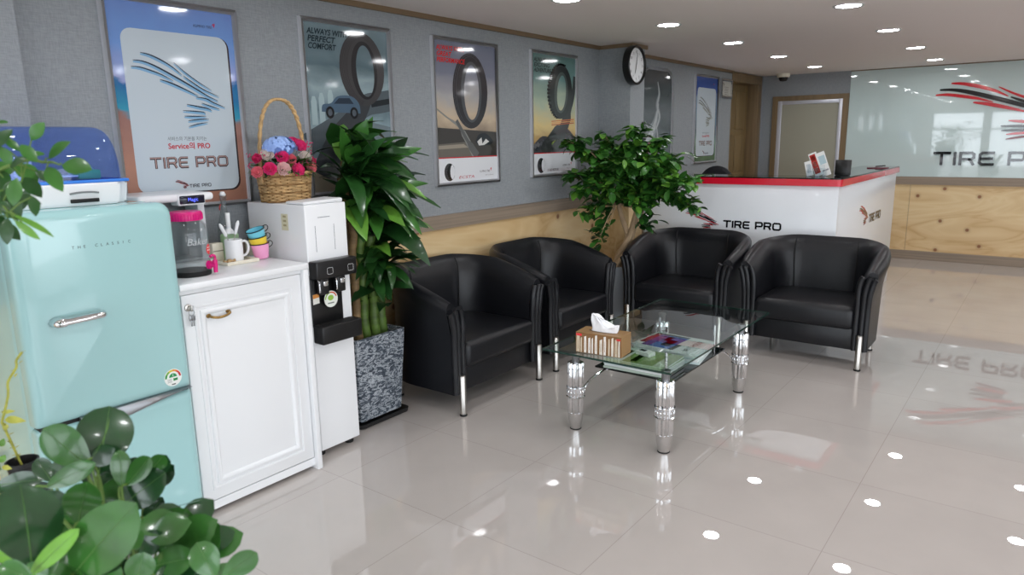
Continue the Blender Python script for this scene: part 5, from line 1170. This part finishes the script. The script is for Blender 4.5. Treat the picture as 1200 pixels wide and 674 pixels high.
for k in range(3):
    a = k*2.1; gs.tube([(.03*math.cos(a), .03*math.sin(a), 0), (.025*math.cos(a+.4), .025*math.sin(a+.4), .25), (.02*math.cos(a+.8), .02*math.sin(a+.8), .5)], [.009, .008, .006], 'stem_green', 8)
gs.build('stems', t, 60)

# foreground: branches of a tall leafy plant entering at the left edge
BRL = [[[-1.564, 0.545, 1.616], [-1.547, 0.566, 1.649], 0.025], [[-1.534, 0.559, 1.582], [-1.47, 0.577, 1.612], 0.023], [[-1.489, 0.564, 1.569], [-1.443, 0.597, 1.56], 0.034], [[-1.512, 0.546, 1.566], [-1.449, 0.544, 1.522], 0.027], [[-1.64, 0.539, 1.571], [-1.603, 0.559, 1.536], 0.034], [[-1.52, 0.488, 1.516], [-1.478, 0.516, 1.5], 0.019], [[-1.535, 0.508, 1.539], [-1.564, 0.484, 1.528], 0.018], [[-1.513, 0.471, 1.528], [-1.495, 0.475, 1.493], 0.024], [[-1.621, 0.51, 1.65], [-1.602, 0.525, 1.65], 0.01], [[-1.669, 0.519, 1.577], [-1.645, 0.53, 1.552], 0.02], [[-1.643, 0.525, 1.623], [-1.611, 0.542, 1.595], 0.015], [[-1.625, 0.555, 1.589], [-1.597, 0.577, 1.589], 0.013], [[-1.648, 0.516, 1.601], [-1.631, 0.524, 1.582], 0.019], [[-1.682, 0.527, 1.549], [-1.661, 0.549, 1.568], 0.02], [[-1.502, 0.467, 1.479], [-1.497, 0.458, 1.431], 0.022], [[-1.458, 0.463, 1.486], [-1.397, 0.5, 1.446], 0.012], [[-1.479, 0.47, 1.475], [-1.439, 0.492, 1.44], 0.014], [[-1.507, 0.456, 1.505], [-1.484, 0.471, 1.493], 0.018], [[-1.537, 0.466, 1.482], [-1.53, 0.464, 1.454], 0.019], [[-1.502, 0.489, 1.467], [-1.493, 0.49, 1.446], 0.009]] + [[[-1.628, 0.511, 1.56], [-1.586, 0.496, 1.512], 0.026], [[-1.489, 0.487, 1.549], [-1.484, 0.473, 1.5], 0.025], [[-1.597, 0.543, 1.523], [-1.629, 0.526, 1.48], 0.025], [[-1.591, 0.485, 1.512], [-1.564, 0.486, 1.476], 0.02], [[-1.541, 0.471, 1.48], [-1.48, 0.482, 1.474], 0.019], [[-1.596, 0.521, 1.501], [-1.612, 0.516, 1.462], 0.02], [[-1.458, 0.497, 1.516], [-1.423, 0.485, 1.483], 0.018], [[-1.669, 0.503, 1.527], [-1.612, 0.51, 1.505], 0.021], [[-1.559, 0.518, 1.547], [-1.508, 0.529, 1.51], 0.027], [[-1.609, 0.482, 1.46], [-1.538, 0.493, 1.432], 0.027], [[-1.572, 0.494, 1.606], [-1.564, 0.506, 1.572], 0.02], [[-1.542, 0.496, 1.567], [-1.507, 0.514, 1.584], 0.018], [[-1.575, 0.487, 1.603], [-1.557, 0.515, 1.636], 0.024], [[-1.533, 0.516, 1.608], [-1.501, 0.527, 1.575], 0.022], [[-1.606, 0.558, 1.558], [-1.6, 0.581, 1.535], 0.019]]
bx, by = -2.16, .22
t = thing('planter', 'dark pot of the tall leafy plant at the left edge', 'planter', (bx, by, 0))
g = G(); g.lathe([(0, 0), (.11, 0), (.12, .01), (.16, .30), (.165, .32), (.155, .32), (.148, .28), (0, .28)], 'terracotta_black', seg=32); g.build('pot', t)
g = G(); g.lathe([(0, .28), (.147, .281), (.147, .29), (0, .292)], 'soil', seg=24); g.build('soil', t)
t = thing('potted_tree', 'leafy green branches of a tall plant entering at the upper left edge', 'tree', (bx, by, .29))
def ob(p): return V(p)-V((bx, by, .29))
gl = G(); gs = G()
trunk = [V(p) for p in smooth2([(0, 0, 0), (-.02, .02, .4), (.0, .03, .8), (.03, .06, 1.1), (.06, .1, 1.45)], 6)]
gs.tube(trunk, [.016-.010*i/(len(trunk)-1) for i in range(len(trunk))], 'bark_pale', 8)
j1 = [ob((-2.12, .29, 1.36)), ob((-1.62, .50, 1.56)), ob((-1.53, .55, 1.575)), ob((-1.49, .56, 1.57))]
j2 = [ob((-2.12, .29, 1.30)), ob((-1.58, .43, 1.50)), ob((-1.52, .46, 1.505)), ob((-1.47, .46, 1.49))]
j3 = [ob((-2.12, .29, 1.40)), ob((-1.67, .48, 1.60)), ob((-1.63, .52, 1.63))]
tw = []
for j in (j1, j2, j3):
    pts = [V(p) for p in smooth2([tuple(p) for p in j], 8)]; tw += pts; gs.tube(pts, [.005-.0035*i/(len(pts)-1) for i in range(len(pts))], 'stem_green', 6)
rn = random.Random(9)
for i, (b0, e_, w) in enumerate(BRL):
    b0, e_ = ob(b0), ob(e_); d_ = (e_-b0).normalized(); up = (eye+V((rn.uniform(-.4, .4), rn.uniform(-.4, .4), rn.uniform(0, .5)))).normalized()
    gl.leaf(b0, e_, w*1.05, 'leaf_deep' if i in (5, 6, 7, 14, 17, 18, 19) or i > 19 and i % 3 else ('leaf_bright' if i in (15, 16) else 'leaf_mid'), up=up, droop=.05, fold=.2, n=8, shape=.5)
    n_ = min(tw, key=lambda p: (p-b0).length); gs.tube([n_, n_.lerp(b0, .5)+V((0, 0, .004)), b0], .0014, 'stem_green', 5)
k = 0
while k < 900:   # unseen crown left of view, added to shade the refrigerator's side
    q = rn.uniform(.22, 1); p = trunk[int(q*(len(trunk)-1))]; a = rn.uniform(0, 2*PI); d_ = V((math.cos(a), math.sin(a), rn.uniform(-.3, .7))).normalized(); k += 1
    p = p+d_*rn.uniform(.05, .46); e_ = p+V((rn.uniform(-1, 1), rn.uniform(-1, 1), rn.uniform(-.9, .4))).normalized()*rn.uniform(.06, .10)
    if any(.797*(c.x+bx)+.604*(c.y+by) > -.80*(-.594*(c.x+bx)+.778*(c.y+by)) or c.x+bx < -3.2 or (c.y+by > .8 and c.x+bx < -2.7) for c in (p, e_)): continue
    gl.leaf(p, e_, .045, rn.choice(['leaf_deep', 'leaf_mid']), droop=.06, n=4)
    if k % 6 == 0: gs.tube([trunk[int(q*(len(trunk)-1))], p], [.004, .0015], 'stem_green', 5)
gl.build('foliage', t, 'leaf'); gs.build('stems', t, 60)

# small potted cutting on a stool behind the rubber plant
sx_, sy_ = -1.83, .52
t = thing('plant_stand', 'small black stand carrying the thin cutting at the left edge', 'stand', (sx_, sy_, 0))
g = G(); g.lathe([(0, .80), (.044, .80), (.047, .806), (.047, .818), (0, .818)], 'black_plastic', seg=28); g.build('top', t)
for k in range(3):
    a = k*2*PI/3+.9; g = G(); g.tube([(.035*math.cos(a), .035*math.sin(a), .80), (.11*math.cos(a), .12*math.sin(a), 0)], .011, 'black_plastic', 8); g.build('leg', t)
t = thing('planter', 'small round black pot on the stand at the left edge', 'planter', (sx_, sy_, .818))
g = G(); g.lathe([(0, 0), (.024, 0), (.031, .066), (.034, .068), (.034, .078), (.030, .078), (.028, .05), (0, .05)], 'terracotta_black', seg=28); g.build('pot', t)
g = G(); g.lathe([(0, .05), (.0275, .0505), (.0275, .055), (0, .056)], 'soil', seg=20); g.build('soil', t)
t = thing('cutting', 'thin yellow-green leafy cutting rising from the small black pot', 'plant', (sx_, sy_, .874))
ST = [[-1.818, 0.478, 0.873], [-1.836, 0.496, 0.996], [-1.832, 0.515, 1.054], [-1.835, 0.52, 1.085], [-1.824, 0.537, 1.116], [-1.826, 0.54, 1.132], [-1.818, 0.551, 1.15]]
SL = [[[-1.832, 0.502, 1.002], [-1.793, 0.53, 0.997], 0.017], [[-1.831, 0.496, 0.978], [-1.825, 0.504, 0.991], 0.011], [[-1.832, 0.486, 0.942], [-1.829, 0.493, 0.96], 0.014], [[-1.835, 0.503, 1.018], [-1.815, 0.519, 1.02], 0.009], [[-1.8, 0.482, 0.932], [-1.805, 0.473, 0.915], 0.014], [[-1.802, 0.473, 0.906], [-1.784, 0.486, 0.901], 0.011]]
oc = lambda p: V(p)-V((sx_, sy_, .874))
g = G(); g.tube([V((0, 0, 0))]+[oc(p) for p in smooth2(ST[1:], 3)], .0028, 'stem_yellow', 7)
for i in range(26):
    q = random.random(); p = oc(ST[1]).lerp(oc(ST[6]), q) if i < 6 else V((0, 0, 0)).lerp(oc(ST[1]), random.random()); a = random.uniform(0, 6); g.leaf(p, p+V((math.cos(a)*.012, math.sin(a)*.012, .006)), .005, 'stem_yellow', n=3)
g.build('stem', t, 60)
g = G()
for b0, e_, w in SL: g.leaf(oc(b0), oc(e_), w, 'leaf_bright' if w > .0135 and w < .0145 else 'stem_yellow', up=eye, n=6)
g.build('leaves', t, 'leaf')
SKY, EXPO = 5.8, 0.0
# ------------------------------------------------------------------ ceiling downlights
LIG = [(-2.45, 3.80, 'round downlight over the nearest armchairs, cut by the top edge of the photo'), (-2.41, 5.13, 'round downlight right of the wall clock, second in the row nearer the posters'), (-2.42, 6.49, 'round downlight third in the row nearer the posters'), (-2.46, 7.93, 'round downlight fourth in the row nearer the posters'), (-2.48, 9.42, 'round downlight farthest back in the row nearer the posters, by the back doorway'),
       (-1.19, 5.22, 'round downlight nearest the camera in the right hand row'), (-1.20, 6.65, 'round downlight second in the right hand row'), (-1.22, 8.16, 'round downlight third in the right hand row'), (-1.23, 9.62, 'round downlight farthest back in the right hand row, close to the glass wall')]
first = None
def downlight(x, y, label):
    global first
    if first is None:
        first = thing('downlight', label, 'ceiling light', (x, y, CZ), 0, 'recessed downlights in the ceiling')
        g = G(); g.lathe([(.076, 0), (.095, 0), (.096, -.004), (.088, -.007), (.076, -.004)], 'white_gloss', seg=32, cap=False); g.build('trim_ring', first)
        g = G(); g.prism(ellipse(0, 0, .0765, .0765, 24)[::-1], facing_up((0, 0, -.003)), 0, 0, 'lamp_lens'); g.build('lens', first, None).data.update()
        return first
    return dup(first, (x, y, CZ), None, label)
for x, y, l in LIG: downlight(x, y, l)
hid = 'round downlight outside the photo, seen only mirrored in the floor'
for x, ys in ((-2.43, (2.4, 1.0, -.4, -1.8)), (-1.2, (3.8, 2.4, 1.0, -.4, -1.8)), (.1, (9.5, 8.15, 6.7, 5.2, 3.8, 2.4, 1.0, -.4, -1.8)), (1.4, (9.5, 8.1, 6.7, 5.2, 3.8, 2.4, 1.0, -.4, -1.8)), (2.7, (9.5, 6.7, 3.8, 1.0))):
    for y in ys: downlight(x, y, hid)

# ------------------------------------------------------------------ daylight through the shop windows
w = bpy.data.worlds.new('overcast_day'); S.world = w; w.use_nodes = True
bg = w.node_tree.nodes['Background']; bg.inputs[0].default_value = (.86, .93, 1, 1); bg.inputs[1].default_value = SKY
def portal(name, loc, rot, sx, sy):
    l = bpy.data.lights.new(name, 'AREA'); l.shape = 'RECTANGLE'; l.size = sx; l.size_y = sy; l.cycles.is_portal = True
    o = bpy.data.objects.new(name, l); COL.objects.link(o); o.location = loc; o.rotation_euler = rot
portal('window_daylight_front', (.45, -3.38, 1.16), (PI/2, 0, 0), 6.9, 2.08)
portal('window_daylight_right', (4.48, .65, 1.16), (PI/2, 0, PI/2), 6.9, 2.08)
S.cycles.max_bounces = 10; S.cycles.diffuse_bounces = 5; S.cycles.glossy_bounces = 5; S.cycles.transparent_max_bounces = 16
S.cycles.caustics_reflective = False; S.cycles.caustics_refractive = False
S.cycles.sample_clamp_indirect = 6
S.cycles.use_denoising = True; S.cycles.use_adaptive_sampling = False

# ------------------------------------------------------------------ camera
cd = bpy.data.cameras.new('camera'); cam = bpy.data.objects.new('camera', cd); COL.objects.link(cam); S.camera = cam
f, pi_, ro, ya = 828.913, .204627645, .0171086201, -.651902716
fw = V((math.sin(ya)*math.cos(pi_), math.cos(ya)*math.cos(pi_), -math.sin(pi_))); r = V((math.cos(ya), -math.sin(ya), 0)); d = fw.cross(r)
r2 = r*math.cos(ro)+d*math.sin(ro); d2 = d*math.cos(ro)-r*math.sin(ro)
Mc = Matrix((r2, -d2, -fw)).transposed().to_4x4(); Mc.translation = (0, 0, 1.6); cam.matrix_world = Mc
cd.sensor_width = 36; cd.sensor_fit = 'HORIZONTAL'; cd.lens = 36*f/1200; cd.clip_start = .05
cd.dof.use_dof = True; cd.dof.focus_distance = 4.6; cd.dof.aperture_fstop = 4.5
S.view_settings.view_transform = 'Standard'; S.view_settings.look = 'None'; S.view_settings.gamma = 1; S.view_settings.use_curve_mapping = False
S.view_settings.exposure = EXPO
